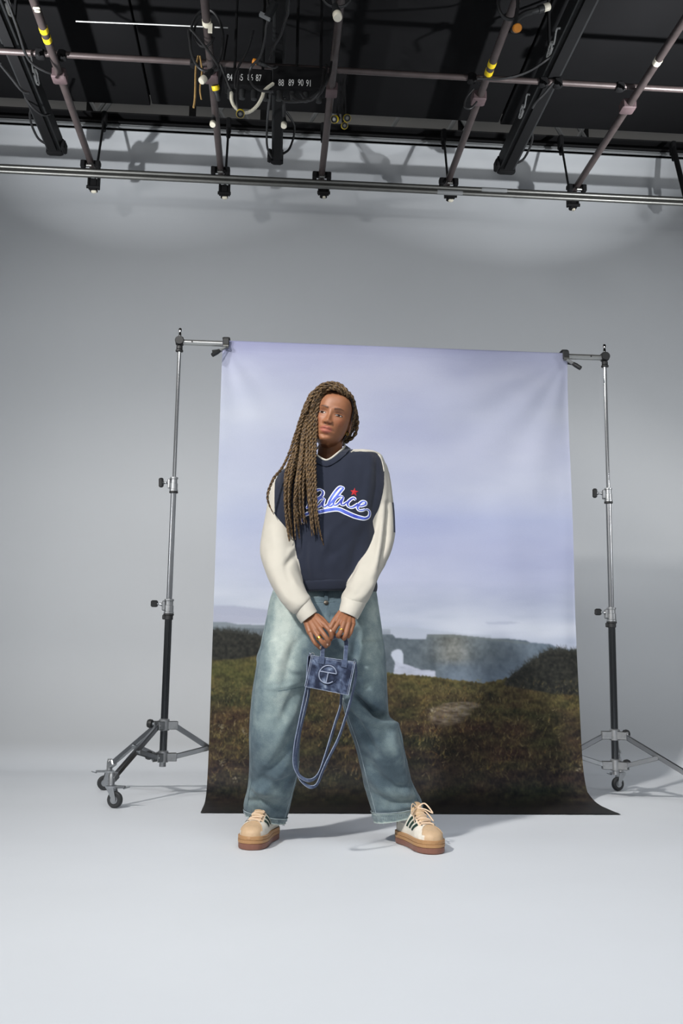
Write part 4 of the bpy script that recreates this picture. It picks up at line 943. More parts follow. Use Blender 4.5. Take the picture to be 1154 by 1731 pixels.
# eyes: almond patches of eyeball lying in the lids
M['eyewhite'] = mat('eye_white', '#b9aca1', .25, var=.03, scale=300); M['iris'] = mat('dark_brown_iris', '#2c1a12', .12); M['lash'] = mat('dark_lashes', '#1c1210', .6)
def on_face(a, c, off):
    o = toW([a, .2, c]); d = -HR[:, 1]; h = BT.ray_cast(Vector(o), Vector(d))
    return np.array(h[0]) - d * off
for s in (-1, 1):
    cx_ = s * .0315; W_, U_, L_ = .0138, .0038, .0034; nu = 24
    def lid(t, up): k = math.sin(PI * t) ** .75; return (U_ * k + .0010 * (t - .5) * 1.0) if up else (-L_ * k + .0010 * (t - .5))
    mb = MB(); rows = []
    for j in range(9):
        v_ = j / 8; rows.append([on_face(cx_ + s * (t - .5) * 2 * W_ * .98, (1 - v_) * lid(t, 0) + v_ * lid(t, 1), .0007 + .0006 * math.sin(PI * v_)) for t in np.linspace(.02, .98, nu)])
    mb.loft(np.array(rows), False, closed=False); ew = mb.build('eye', M['eyewhite'], body, smooth=180)
    mb = MB(); ir = []; cxi = cx_ - .0012
    for rr in (0.0001, .0025, .0052, .0064):
        ir.append([on_face(cxi + rr * math.cos(t), float(np.clip(.0007 + rr * math.sin(t), -.0030, .0032)), .0016 + .0004 * (1 - rr / .006)) for t in np.linspace(0, 2 * PI, 20, endpoint=False)])
    mb.loft(np.array(ir), False); mb.build('iris', M['iris'], body, smooth=180)
    mb = MB(); mb.tube([on_face(cx_ + s * (t - .5) * 2 * W_, lid(t, 1) + .0003, .0013) for t in np.linspace(.02, 1.03, 16)], np.linspace(.0009, .0017, 16), 6); mb.build('upper_lash_line', M['lash'], body)
    mb = MB(); mb.tube([on_face(cx_ + s * (t - .5) * 2 * W_, lid(t, 0) - .0002, .0008) for t in np.linspace(.1, 1.0, 14)], .0005, 5); mb.build('lower_lash_line', M['lash'], body)
    mb = MB(); mb.tube([on_face(cx_ + s * (t - .5) * 2 * .0155, .0086 + .0022 * math.sin(PI * t), .0002) for t in np.linspace(.05, .97, 14)], .0005, 5); mb.build('lid_crease', mat('lid_fold', '#6b3f2b', .6), body)
# nails
M['nail'] = mat('pale_nail', '#d9b7a0', .25)
for px, py, yy, sc in ((541.5, 1094.5, 3.46, .0040), (558.6, 1066.0, 3.47, .0036), (553, 1089.5, 3.45, .0036)):
    h, n = cast(BT, px, py)
    if h is not None:
        R = np.array(Vector(n).to_track_quat('Z', 'Y').to_matrix()); mb = MB(); a = np.linspace(0, 2 * PI, 14, endpoint=False)
        v = [h + R @ np.array([sc * math.cos(t), sc * 1.25 * math.sin(t), .0006 + zf]) for zf in (-.001, 0) for t in a]; mb.loft(np.array(v).reshape(2, 14, 3), True); mb.build('fingernail', M['nail'], body)

# ---- jeans
hips = sect([(468, 985, 634, 985, 3.765, .118), (457, 1010, 637, 1008, 3.76, .128), (449, 1045, 642, 1043, 3.755, .135), (440, 1090, 648, 1090, 3.75, .138), (434, 1120, 651.5, 1120, 3.75, .128), (470, 1140, 620, 1140, 3.75, .10)], 48)
legL = sect([(442, 1085, 548, 1085, 3.75, .12), (434, 1120, 546, 1122, 3.745, .122), (429.5, 1148, 530, 1150, 3.745, .12), (426, 1170, 518.5, 1170, 3.745, .118), (423, 1195, 513.5, 1195, 3.75, .115), (420.5, 1250, 508, 1250, 3.77, .112),
             (421, 1300, 504.5, 1302, 3.83, .108), (418.5, 1328, 498.5, 1330, 3.875, .105), (413, 1350, 492, 1356, 3.91, .100), (411.5, 1364, 487, 1376, 3.925, .094), (414.5, 1376, 482, 1390, 3.93, .086)], 44)
legR = sect([(548, 1085, 649, 1085, 3.75, .12), (548, 1120, 651.6, 1120, 3.745, .122), (561, 1148, 653, 1148, 3.74, .122), (573.5, 1172, 654.5, 1175, 3.735, .12), (579, 1195, 655.5, 1196, 3.735, .116), (583.5, 1212, 658, 1211, 3.735, .112),
             (587, 1224, 670.5, 1222, 3.735, .114), (594, 1245, 679, 1241, 3.74, .116), (600.5, 1264, 683, 1264, 3.75, .114), (607.5, 1292, 689, 1290, 3.79, .11), (614, 1320, 695.5, 1318, 3.825, .106), (619.5, 1342, 704, 1338, 3.85, .104), (625, 1362, 712, 1354, 3.865, .098), (632, 1388, 712.5, 1371, 3.87, .090)], 44)
mb = MB(); mb.loft(hips, True); mb.loft(legL, True); mb.loft(legR, True)
mb.tube(smoothpath([P(600, 1197, 3.645), P(622, 1209, 3.634), P(646, 1218, 3.650), P(662, 1223, 3.690), P(669, 1226, 3.735)], 24), np.interp(np.linspace(0, 1, 24), [0, .3, 1], [.006, .014, .013]), 12)   # rolled lip of the knee fold
JV, JF = remesh(mb, .0052); JV = lap(JV, JF, 6, .5)
hemz = np.minimum(abs(proj(JV)[:, 1] - 1380), 60) / 60
FJ = [([(590, 1172), (615, 1193), (640, 1208), (664, 1213)], -.024, 6), ([(588, 1186), (612, 1207), (640, 1221), (670, 1225)], .014, 6), ([(592, 1195), (615, 1235), (640, 1275)], -.007, 6), ([(600, 1192), (632, 1245), (655, 1285)], .006, 8),
      ([(582, 1165), (606, 1165), (636, 1150)], -.006, 6), ([(590, 1150), (615, 1140), (640, 1120)], .005, 8), ([(603, 1075), (598, 1110), (586, 1150)], -.006, 7), ([(575, 1090), (590, 1100), (605, 1130)], .004, 6),
      ([(560, 1040), (585, 1046), (612, 1040)], -.005, 4), ([(557, 1050), (585, 1060), (615, 1058)], .005, 5), ([(540, 1036), (522, 1060), (505, 1085)], -.005, 5), ([(552, 1020), (551, 1060), (548, 1110)], .003, 3),
      ([(500, 1080), (490, 1110), (480, 1160)], -.008, 8), ([(486, 1085), (470, 1120), (462, 1175)], .006, 10), ([(515, 1150), (490, 1190), (470, 1240)], -.006, 9), ([(508, 1180), (480, 1230), (455, 1290)], .007, 10), ([(505, 1225), (470, 1285), (432, 1322)], -.006, 8),
      ([(500, 1265), (465, 1318), (425, 1345)], .007, 9), ([(497, 1312), (470, 1322), (440, 1318)], -.007, 6), ([(492, 1345), (460, 1340), (425, 1330)], .008, 7), ([(418, 1352), (445, 1356), (484, 1368)], -.006, 5), ([(424, 1333), (436, 1345), (440, 1362)], -.004, 4),
      ([(470, 1122), (492, 1140), (512, 1142)], -.004, 5), ([(455, 1165), (485, 1160), (517, 1152)], .003, 3),
      ([(676, 1240), (690, 1275), (700, 1320)], -.005, 5), ([(664, 1248), (680, 1300), (690, 1340)], .006, 7), ([(612, 1270), (640, 1315), (676, 1345)], -.007, 9), ([(618, 1305), (650, 1335), (700, 1350)], .007, 8), ([(622, 1340), (660, 1356), (708, 1352)], -.007, 6), ([(632, 1370), (668, 1366), (708, 1360)], .005, 6),
      ([(650, 1318), (672, 1330), (705, 1325)], -.006, 5)]
JV = folds(JV, JF, [(p_, a_ * (1.55 if k_ > 1 else 1.7), w_) for k_, (p_, a_, w_) in enumerate(FJ)]); JV = lap(JV, JF, 1, .3)
nz = noise_disp(JV, .0028, (16, 16, 9), 3) + noise_disp(JV, .0012, (45, 45, 26), 9); JV = JV + np_normals(JV, JF) * nz[:, None]
q = proj(JV); jx, jy = q.T
fade = .12 + .66 * np.exp(-((jx - (478 - .06 * (jy - 1100))) / 34) ** 2) * np.clip((1300 - jy) / 220, 0, 1) ** .7 + .48 * np.exp(-((jx - (630 + .02 * (jy - 1100))) / 20) ** 2) * np.clip((1190 - jy) / 110, 0, 1) ** .5
fade += .26 * np.exp(-((jx - 655) / 26) ** 2 - ((jy - 1245) / 32) ** 2) + .18 * np.exp(-((jx - 575) / 26) ** 2 - ((jy - 1052) / 18) ** 2) + .14 * np.exp(-((jy - 1348) / 22) ** 2)
fade += .12 * np.array([mnoise.noise(Vector(v * 14)) for v in JV]) + 4.0 * np.clip(nz, -.01, .02)
jeans = np_mesh('jeans', JV, JF, M['denim'], person); vflt(jeans.data, 'fade', fade)
JT = bvh(JV, JF)
def surf_line(tree, pts, r, off, n=None, flat=1.0, k=6):
    pts = np.array(pts, float); c = smoothpath(pts, n or int(np.linalg.norm(np.diff(pts, axis=0), axis=1).sum() / 2.0) + 4); out = []
    for p in c:
        h, nn = cast(tree, *p)
        if h is not None: out.append(h + nn * off)
    mb = MB()
    if len(out) > 2: mb.tube(lap_line(out), r, k)
    return mb
def lap_line(o):
    o = np.array(o)
    for _ in range(2): o[1:-1] = .5 * o[1:-1] + .25 * (o[:-2] + o[2:])
    return o
for nm, pts, r, m_ in (('outer_seam', [(453, 1040), (445, 1080), (437, 1122), (430, 1170), (427, 1210), (425.5, 1260), (426, 1310), (421.5, 1340), (418, 1362)], .0010, 'stitchdark'), ('outer_seam', [(639, 1010), (645, 1050), (649, 1100), (651.5, 1160)], .0010, 'stitchdark'),
                       ('outer_seam', [(673, 1232), (681, 1265), (690, 1310), (706, 1352)], .0013, 'stitchdark'), ('inner_seam', [(580, 1180), (589, 1213), (606, 1262), (621, 1320), (638, 1384)], .0012, 'stitch'), ('inner_seam', [(516, 1180), (511, 1221), (505, 1290), (492, 1345), (480, 1386)], .0010, 'stitch'),
                       ('knee_seam', [(470, 1168), (490, 1165), (517, 1160)], .0010, 'stitchdark'), ('fly_stitch', [(546, 1005), (546, 1030), (548, 1060), (551, 1085)], .0008, 'stitchdark'), ('fly_stitch', [(556, 1004), (557, 1030), (556, 1050)], .0008, 'stitchdark'),
                       ('waist_seam', [(522, 1017), (545, 1018), (566, 1017)], .0010, 'stitchdark')):
    b_ = surf_line(JT, pts, r, .0006)
    if b_.v: b_.build(nm, M[m_], jeans)
mb = MB()
h, n = cast(JT, 551.5, 1012)
mb.box(h + n * .002, (.016, .006, .04), bev=.002); mb.build('belt_loop', M['denim'], jeans)
h, n = cast(JT, 551, 1019); mb = MB(); mb.lathe([(.0085, 0), (.009, .003), (.006, .005)], 14, h, n); mb.build('button', mat('dark_brass_button', '#4c4740', .4, .8), jeans)
def hem_band(rings, k0, nm):
    R = rings[k0:]; c = R.mean(1, keepdims=True); d = R - c; d /= np.linalg.norm(d, axis=2, keepdims=True)
    out = R + d * .0018; end = out[-1:] - np.array([0, 0, .004]); inn = R[-1:] - d[-1:] * .012 - np.array([0, 0, .003])
    mb = MB(); mb.loft(np.concatenate([R[:1] + d[:1] * .001, out, end, inn]), False)
    o = mb.build('hem', M['denim'], jeans, smooth=60); V = np.array([v.co[:] for v in o.data.vertices]); rr = np.random.default_rng(4)
    n_ = R.shape[1]; nrow = len(V) // n_; row = np.arange(len(V)) // n_
    vflt(o.data, 'fade', .25 + .55 * np.isin(row, [1, nrow - 2]) + .3 * np.isin(row, [nrow - 3, 2]) * rr.random(len(V)) + .25 * rr.random(len(V)))
    # frayed stitches
    mb = MB(); rng_ = np.random.default_rng(8)
    for j in range(0, n_):
        a = out[2][j]; b = out[-2][j]; nx = out[2][(j + 1) % n_]
        for q_ in (0, .5):
            s_ = a * (1 - q_) + nx * q_; e_ = s_ + (b - a) * rng_.uniform(.5, 1.0) + rng_.normal(0, .001, 3); dd = d[0][j]
            mb.tube([s_ + dd * .0008, (s_ + e_) / 2 + dd * .0012, e_ + dd * .0008], .0009, 4)
    mb.tube(np.vstack([out[0], out[0][:1]]) + np.vstack([d[0], d[0][:1]]) * .001, .0016, 5)
    for j in range(0, n_, 2):
        p = end[0][j]; mb.tube([p, p + np.array([rng_.normal(0, .004), rng_.normal(0, .002), -rng_.uniform(.002, .008)])], .0006, 4)
    s = mb.build('frayed_stitching', M['stitch'], jeans)
hem_band(legL, 94, 'L'); hem_band(legR, 124, 'R')
# ---- sweatshirt: torso and sleeves grown together, then cut along the raglan seams
torso = sect([(534, 776, 583, 762, 3.77, .062), (508, 781, 612, 763, 3.768, .082), (486, 789, 637, 765, 3.765, .105), (470, 802, 648, 775, 3.76, .117), (464, 822, 651, 798, 3.755, .128), (463, 860, 650, 845, 3.745, .138),
              (466, 905, 643, 895, 3.74, .142), (467, 950, 636, 945, 3.74, .146), (469, 980, 635, 976, 3.745, .150), (472, 994, 635, 990, 3.75, .146), (477, 1000, 632, 998, 3.755, .136)], 56, pw=.88)
slL = sect([(492, 793, 530, 826, 3.775, .06), (474, 800, 512, 842, 3.77, .078), (457, 825, 503, 858, 3.765, .088), (449, 865, 503, 885, 3.745, .092), (440.5, 917, 505.5, 917, 3.70, .092), (441.5, 945, 507, 949, 3.66, .088), (452, 976, 508.5, 973, 3.61, .082),
            (470, 1012, 518.5, 1000, 3.553, .075), (483, 1028, 524.5, 1008, 3.528, .067), (493, 1037, 525, 1014, 3.512, .052), (499, 1038, 522, 1020, 3.507, .034)], 40)
slR = sect([(600, 812, 632, 770, 3.775, .06), (606, 835, 648, 779, 3.77, .078), (610, 862, 656, 797, 3.765, .088), (614, 885, 664, 846, 3.755, .092), (617, 905, 667, 892, 3.735, .092), (610, 936, 664, 922, 3.70, .088), (600.5, 958, 652, 952, 3.65, .083), (588, 987, 640, 976, 3.59, .075),
            (577.5, 1006, 630, 1000, 3.545, .068), (576, 1014, 620, 1019, 3.522, .054), (581, 1019, 611, 1026, 3.512, .034)], 40)
mb = MB(); mb.loft(torso, True); mb.loft(slL, True); mb.loft(slR, True)
SV, SF = remesh(mb, .0048)
TT = MB().loft(torso, True); TL = MB().loft(slL, True); TR = MB().loft(slR, True)
tt, tl, trr = bvh(np.array(TT.v), TT.f), bvh(np.array(TL.v), TL.f), bvh(np.array(TR.v), TR.f)
def ndist(t, V): return np.array([t.find_nearest(Vector(v))[3] for v in V])
dT, dL, dR = ndist(tt, SV), ndist(tl, SV), ndist(trr, SV)
seamL = np.array([(470, 786), (484, 789.5), (471, 799), (464.5, 815), (463, 840), (463.5, 868), (470, 877), (480, 889), (493, 905), (503, 918), (506.5, 935), (508, 975), (519, 1001)], float)
seamR = np.array([(596, 763), (620, 763), (637, 765), (645, 778), (649, 797), (648.5, 820), (645, 839), (640, 858), (631, 878), (617, 903), (602, 947), (584, 991), (577, 1008)], float)
def side(q, line, sg):
    d, _ = seg_dist(q, line); ys = line[:, 1]; o = np.argsort(ys); xs = np.interp(q[:, 1], ys[o], line[o, 0]); return d * np.sign((q[:, 0] - xs) * sg)
q = proj(SV); sL = side(q, seamL, -1) * .0022; sR = side(q, seamR, 1) * .0022     # > 0 on the sleeve
def fld(dS, s, q, top, y0, y1):
    w = np.clip((q[:, 1] - y0) / (y1 - y0), 0, 1); return (1 - w) * s + w * np.clip(dT - dS, -.02, .02)
fL = fld(dL, sL, q, 0, 905, 925); fR = fld(dR, sR, q, 0, 880, 900)
field = np.where(q[:, 0] < 555, fL, fR)
SV = lap(SV, SF, 5, .5)
FS = [([(612, 900), (600, 930), (592, 965)], -.005, 7), ([(535, 905), (560, 935), (600, 905)], -.0035, 8), ([(560, 895), (548, 925), (545, 940)], .006, 7), ([(566, 890), (578, 880), (590, 868)], .004, 7), ([(543, 935), (548, 955), (556, 985)], -.004, 6),
      ([(517, 920), (517, 950), (521, 985)], -.003, 3), ([(524, 918), (524, 950), (528, 985)], .003, 3), ([(636, 770), (637, 810), (628, 870)], -.006, 4), ([(645, 790), (644, 825), (636, 865)], .003, 4), ([(625, 775), (622, 820), (612, 880)], .005, 7), ([(600, 780), (592, 830), (585, 880)], -.003, 9),
      ([(632, 985), (600, 990), (560, 992)], .004, 5), ([(540, 978), (580, 984), (625, 970)], .005, 8), ([(615, 930), (606, 960), (596, 985)], .006, 6), ([(480, 800), (478, 840), (484, 880)], .004, 7), ([(552, 780), (556, 800), (566, 830)], -.002, 6),
      ([(492, 940), (484, 960), (492, 985)], -.006, 5), ([(505, 935), (490, 948), (480, 955)], -.005, 4), ([(502, 925), (492, 930), (486, 940)], .005, 4), ([(486, 965), (500, 990), (515, 1002)], .005, 5), ([(455, 950), (468, 985), (488, 1012)], .004, 8), ([(475, 985), (490, 1005), (508, 1015)], -.005, 5), ([(462, 900), (470, 930), (480, 950)], .004, 9),
      ([(656, 850), (654, 890), (650, 925), (643, 962)], -.020, 5), ([(648, 860), (645, 900), (639, 940), (629, 975)], .012, 6), ([(655, 800), (658, 840), (655, 880)], -.004, 4), ([(628, 900), (618, 940), (604, 980)], .004, 8), ([(620, 985), (604, 1003), (590, 1008)], -.004, 4), ([(585, 992), (605, 998), (625, 992)], .004, 5), ([(612, 1010), (622, 1000), (632, 985)], .005, 4)]
SV = folds(SV, SF, FS); SV = lap(SV, SF, 2, .35)
nz = noise_disp(SV, .0030, (13, 13, 9), 21) + noise_disp(SV, .0011, (40, 40, 30), 5); SV = SV + np_normals(SV, SF) * nz[:, None]
ST = bvh(SV, SF)
(Vc, Tc, _), (Vn, Tn, _) = split_by_field(SV, SF, field)
def on_shirt(p, Y, off):
    h, n = cast(ST, *p)
    return h + n * off if h is not None and h[1] < 3.765 else P(p[0], p[1], Y)
cf1 = [(532, 767, 3.742), (537, 772, 3.692), (543, 776, 3.668), (551, 779, 3.652), (560, 775.5, 3.660), (571, 767, 3.684), (581, 757, 3.735)]
cf2 = [(524, 773, 3.745), (530, 780, 3.69), (539.5, 785.5, 3.66), (551, 789, 3.645), (563, 785, 3.65), (577, 775, 3.68), (590, 762, 3.74)]
bk1 = [(580, 750, 3.80), (566, 746, 3.838), (548, 749, 3.838), (535, 759, 3.80)]; bk2 = [(590, 757, 3.815), (568, 752, 3.855), (546, 755, 3.855), (526, 766, 3.815)]
CLP = smoothpath(np.array([on_shirt(p[:2], p[2], .003) for p in cf1] + [P(*p) for p in bk1] + [on_shirt(cf1[0][:2], cf1[0][2], .003)]), 70)
CLO = smoothpath(np.array([on_shirt(p[:2], p[2], .0025) for p in cf2] + [P(*p) for p in bk2] + [on_shirt(cf2[0][:2], cf2[0][2], .0025)]), 70)
_c = CLP.mean(0); hole = poly_mask([(_c[0] + (p[0] - _c[0]) * 1.05, _c[1] + (p[1] - _c[1]) * 1.04) for p in CLP], Vn[:, 0], Vn[:, 1]) & (Vn[:, 2] > _c[2] - .10)
Tn = Tn[~hole[Tn].all(1)]
shirt = np_mesh('sweatshirt', Vn, Tn, M['navy'], person)
left = proj(Vc)[:, 0][Tc].mean(1) < 553
for m_, nm in ((left, 'sleeve'), (~left, 'sleeve')):
    u, inv = np.unique(Tc[m_], return_inverse=True); np_mesh(nm, Vc[u], inv.reshape(-1, 3), M['cream'], shirt)
# cuffs and waist rib
def rib(st, name, m, n=40, off=0):
    R = sect(st, n, 8); c = R.mean(1, keepdims=True); k = 1 + .012 * np.cos(np.arange(n) * PI)[None, :, None] * np.clip((np.arange(len(R)) - len(R) * .35) / 4, 0, 1)[:, None, None]; R = c + (R - c) * k
    inn = c[-1:] + (R[-1:] - c[-1:]) * .86; mb = MB(); mb.loft(np.concatenate([R, inn + (c[-1:] - c[-2:-1]) * -.5]), False); return mb.build(name, m, shirt, smooth=70)
rib([(494, 1034, 523.5, 1010, 3.515, .046), (497.5, 1034, 526, 1015, 3.512, .047), (502, 1044, 530, 1023, 3.505, .045), (508, 1052.5, 535, 1032.5, 3.499, .042), (509.5, 1053.5, 535.5, 1033.5, 3.498, .039)], 'cuff', M['creamrib'], 64)
rib([(578, 1009, 619, 1019, 3.52, .046), (577, 1013, 616.5, 1025, 3.515, .047), (575, 1023, 611, 1035, 3.506, .045), (573, 1032, 605, 1045.5, 3.499, .042), (572.8, 1033.5, 604, 1046.5, 3.498, .039)], 'cuff', M['creamrib'], 64)
rib([(476, 987, 631, 983, 3.75, .138), (469.5, 988.5, 636.5, 984.5, 3.75, .157), (470, 1002, 636, 998, 3.752, .155), (474, 1005, 634, 1001, 3.754, .146)], 'waist_rib', M['navy'], 96)
# collar
cl = CLP; cc = cl.mean(0)
rad_ = cl - cc; rad_[:, 2] = 0; rad_ /= np.linalg.norm(rad_, axis=1)[:, None]
mb = MB(); rows = [cl * (1 - t) + CLO * t + rad_ * (.0028 * math.sin(PI * t) + .001) for t in (0, .15, .4, .7, .92, 1.0)] + [CLO - rad_ * .004]
mb.loft(np.array(rows), False, closed=False); mb.build('collar', M['navy'], shirt, smooth=180)
mb = MB(); mb.tube(cl + rad_ * .001 + np.array([0, 0, .001]), .0040, 8); mb.build('collar_trim', M['creamrib'], shirt)
# white piping along the shoulder seams
for pts in ([(487, 789), (478, 792.5), (470.5, 799.5), (465, 812), (463.5, 830), (463.5, 866)], [(593, 764.5), (600, 762.5), (618, 763.5), (636, 765.5), (644.5, 778), (648.5, 797)]):
    b_ = surf_line(ST, pts, .0026, .001); 
    if b_.v: b_.build('shoulder_piping', M['creamrib'], shirt)
for pts in ([(664.2, 850), (666.0, 870), (667, 900)],):
    b_ = surf_line(ST, [(p[0] - 1.2, p[1]) for p in pts], .004, .001)
    if b_.v: b_.build('rear_stripe', M['navy'], shirt)
# lettering across the chest
M['blueletter'] = mat('blue_satin_stitch', '#323da0', .5, col2='#5f76d2', scale=26, spec=.35); M['whiteletter'] = mat('white_felt_outline', '#dfe2ee', .7); M['redfelt'] = mat('red_felt', '#a8161f', .75, var=.15, scale=60)
def cr(p): return [(500 + a / 7.693, 800 + b / 7.693) for a, b in p]
strokes = [([(130, 455), (165, 425), (205, 330), (235, 260), (275, 222), (320, 215), (352, 245), (335, 295), (285, 325), (235, 335)], 13),
           ([(372, 335), (335, 322), (290, 350), (258, 405), (268, 440), (305, 428), (345, 380), (378, 328)], 12), ([(374, 335), (352, 395), (352, 432), (385, 432), (425, 395)], 12),
           ([(395, 425), (440, 400), (520, 310), (590, 225), (612, 190), (575, 180), (525, 225), (465, 310), (425, 390), (425, 428), (460, 425), (490, 400)], 12.5),
           ([(618, 308), (575, 298), (520, 330), (487, 385), (498, 418), (540, 402), (590, 350), (622, 305)], 12), ([(618, 312), (592, 370), (592, 408), (625, 405), (665, 370)], 12),
           ([(775, 352), (755, 322), (715, 338), (672, 385), (682, 432), (725, 445), (775, 422), (808, 392)], 13),
           ([(805, 425), (850, 425), (900, 405), (900, 372), (865, 368), (825, 400), (800, 448), (820, 482), (862, 482), (905, 470)], 12.5),
           ([(905, 470), (940, 478), (958, 515), (945, 565), (900, 588), (850, 583), (760, 558), (650, 510), (545, 468), (420, 478), (290, 505), (170, 520), (95, 560), (80, 620), (110, 650)], None)]
def ribbon(pts, wpx, off, m, mat_i, slant=True, extra=0):
    pts = np.array(pts, float); L = np.linalg.norm(np.diff(pts, axis=0), axis=1).sum(); n = max(8, int(L / .8)); c = smoothpath(pts, n)
    t = np.gradient(c, axis=0); t /= np.linalg.norm(t, axis=1)[:, None] + 1e-9; nn = np.stack([-t[:, 1], t[:, 0]], 1)
    w = np.broadcast_to(np.asarray(wpx, float), (len(pts),)); w = np.interp(np.linspace(0, 1, n), np.linspace(0, 1, len(pts)), w)
    if slant: w = w * (.62 + .62 * np.abs(t @ np.array([.42, -.91])) ** 1.5)
    w = w + extra / 7.693; ends = np.ones(n)
    k = 3
    for i in range(k): ends[i] = ends[-1 - i] = math.sqrt(1 - (1 - (i + .5) / k) ** 2)
    w = w * ends; rows = []
    for s in (-1, -.5, 0, .5, 1):
        r = []
        for p in c + nn * (w * s)[:, None]:
            h, g = cast(ST, *p)
            if h is None or h[1] > 3.76: r.append(r[-1] if r else None)
            else: r.append(h + g * (off if abs(s) < 1 else off * .1))
        rows.append(r)
    f0 = next((v for r in rows for v in r if v is not None), None)
    rows = [[v if v is not None else f0 for v in r] for r in rows]
    m.loft(np.array(rows), False, closed=False, mat=mat_i)
mw, mbl = MB(), MB()
for i, (pts, w) in enumerate(strokes):
    p = cr(pts)
    if w is None: w_ = np.array([8, 9, 12, 16, 19, 22, 25, 26, 25, 25, 24, 21, 16, 10, 5.]); 
    else: w_ = np.array([w * 1.18] * len(pts)); w_[0] *= .7; w_[-1] *= .6
    ribbon(p, w_ / 7.693, .0009, mw, 0, w is not None, 6.5); ribbon(p, w_ / 7.693, .0015, mbl, 0, w is not None)
let = mw.build('lettering_outline', M['whiteletter'], shirt, smooth=180); mbl.build('lettering', M['blueletter'], shirt, smooth=180)
c_ = np.array([500 + 758 / 7.693, 800 + 245 / 7.693]); v = []
for k in range(10):
    a = -PI / 2 + k * PI / 5 + .12; r = 7.4 if k % 2 == 0 else 3.1; h, g = cast(ST, c_[0] + r * math.cos(a), c_[1] + r * math.sin(a)); v.append(h + g * .0006)
h, g = cast(ST, *c_); v.append(h + g * .0035)
mb = MB(); mb.add(v, [(k, (k + 1) % 10, 10) for k in range(10)]); mb.build('star', M['redfelt'], shirt, smooth=0)

# ---- braided hair
hair_g = []
mb = MB(); lg = head_pts(ph[None, :].repeat(NZ, 0), zz[:, None].repeat(NA, 1)); xh, yh, zh = lg[..., 0], lg[..., 1], lg[..., 2]
line = .072 - .0 * xh; hairm = (zh > np.interp(np.abs(xh), [0, .03, .055, .068, .0705], [.085, .083, .071, .046, -.02])) | (yh < np.interp(zh, [-.12, -.06, 0, .05], [-.02, .00, .018, .03])) & (zh > -.085)
W = toW(lg); nrm = W - HC; nrm /= np.linalg.norm(nrm, axis=2, keepdims=True); W2 = W + nrm * .0055
fc = [(i * NA + j, i * NA + (j + 1) % NA, (i + 1) * NA + (j + 1) % NA, (i + 1) * NA + j) for i in range(NZ - 1) for j in range(NA) if hairm[i, j] and hairm[i + 1, j] and hairm[i, (j + 1) % NA] and hairm[i + 1, (j + 1) % NA]]
ids = sorted({v for f in fc for v in f}); mp_ = {v: k for k, v in enumerate(ids)}; Wf = W2.reshape(-1, 3)
mb.add([Wf[v] for v in ids], [tuple(mp_[v] for v in f) for f in fc]); hair = mb.build('hair', M['scalp'], person, smooth=180)
rh = np.random.default_rng(12)
HBV = bvh(HG.reshape(-1, 3), [(i * NA + j, i * NA + (j + 1) % NA, (i + 1) * NA + (j + 1) % NA, (i + 1) * NA + j) for i in range(NZ - 1) for j in range(NA)])
def braid(pts, r0, r1, seed=0, push=True, pitch=2.7):
    w = np.array([P(*p) for p in pts]); L = np.linalg.norm(np.diff(w, axis=0), axis=1).sum(); n = int(max(24, L / (r0 * .42))); c = smoothpath(w, n)
    if push:
        for i in range(n):
            h = HBV.find_nearest(Vector(c[i])); d = c[i] - np.array(h[0]); s_ = d @ np.array(h[1]); k = r0 * .9
            if s_ < k and h[3] < .05: c[i] = np.array(h[0]) + np.array(h[1]) * k
        c = lap_line(c)
    rr = np.interp(np.linspace(0, 1, n), [0, .1, .75, .97, 1], [r0 * .85, r0, r0 * .9, r1, r1 * .5]); rr = rr * (1 + .1 * rh.standard_normal(n)); t, N, B = frames(c)
    s = np.r_[0, np.cumsum(np.linalg.norm(np.diff(c, axis=0), axis=1))]; ph_ = 2 * PI * s / (r0 * 2 * pitch) + seed
    mb = MB()
    for k in (0, PI):
        o = c + (rr * .47)[:, None] * (np.cos(ph_ + k)[:, None] * N + np.sin(ph_ + k)[:, None] * B); mb.tube(o, rr * .60, 6)
    return mb.build('braid', M['hair'], hair, smooth=180)
# front fall over her right shoulder: guides at the outer and inner edge of the fall
GO = np.array([(550, 652, 3.73), (529, 667, 3.72), (514, 690, 3.715), (506, 722, 3.70), (500, 748, 3.685), (495, 778, 3.645), (486, 815, 3.605), (484, 860, 3.588), (488, 905, 3.585), (491, 935, 3.585)])
GI = np.array([(574, 653, 3.70), (550, 657, 3.675), (537, 684, 3.668), (532.5, 715, 3.660), (531, 745, 3.645), (530, 782, 3.605), (531, 820, 3.590), (534, 865, 3.588), (537, 895, 3.590), (540, 920, 3.592)])
def fall(t, dy, ln, wob):
    g = GO * (1 - t) + GI * t; s = smoothpath(g, 40); k = max(12, int(40 * ln)); s = s[:k]
    u = np.linspace(0, 1, k); s[:, 0] += wob * np.sin(u * 6 + t * 30) * np.clip(u * 3 - .6, 0, 1); s[:, 2] += dy * np.clip(u * 4, .25, 1)
    return s[::3]
for lay, (n_, dy) in enumerate(((9, -.008), (9, .012), (8, .034))):
    for i in range(n_):
        t = (i + .5 * (lay % 2) + rh.uniform(-.2, .2)) / (n_ - .5); t = float(np.clip(t, 0, 1.0))
        braid(fall(t, dy + rh.uniform(-.005, .005), rh.uniform(.86, 1.0) if 0 < i < n_ - 1 else rh.uniform(.93, 1), rh.normal(0, 3.0)), rh.uniform(.0066, .0080), .0026, rh.uniform(0, 6))
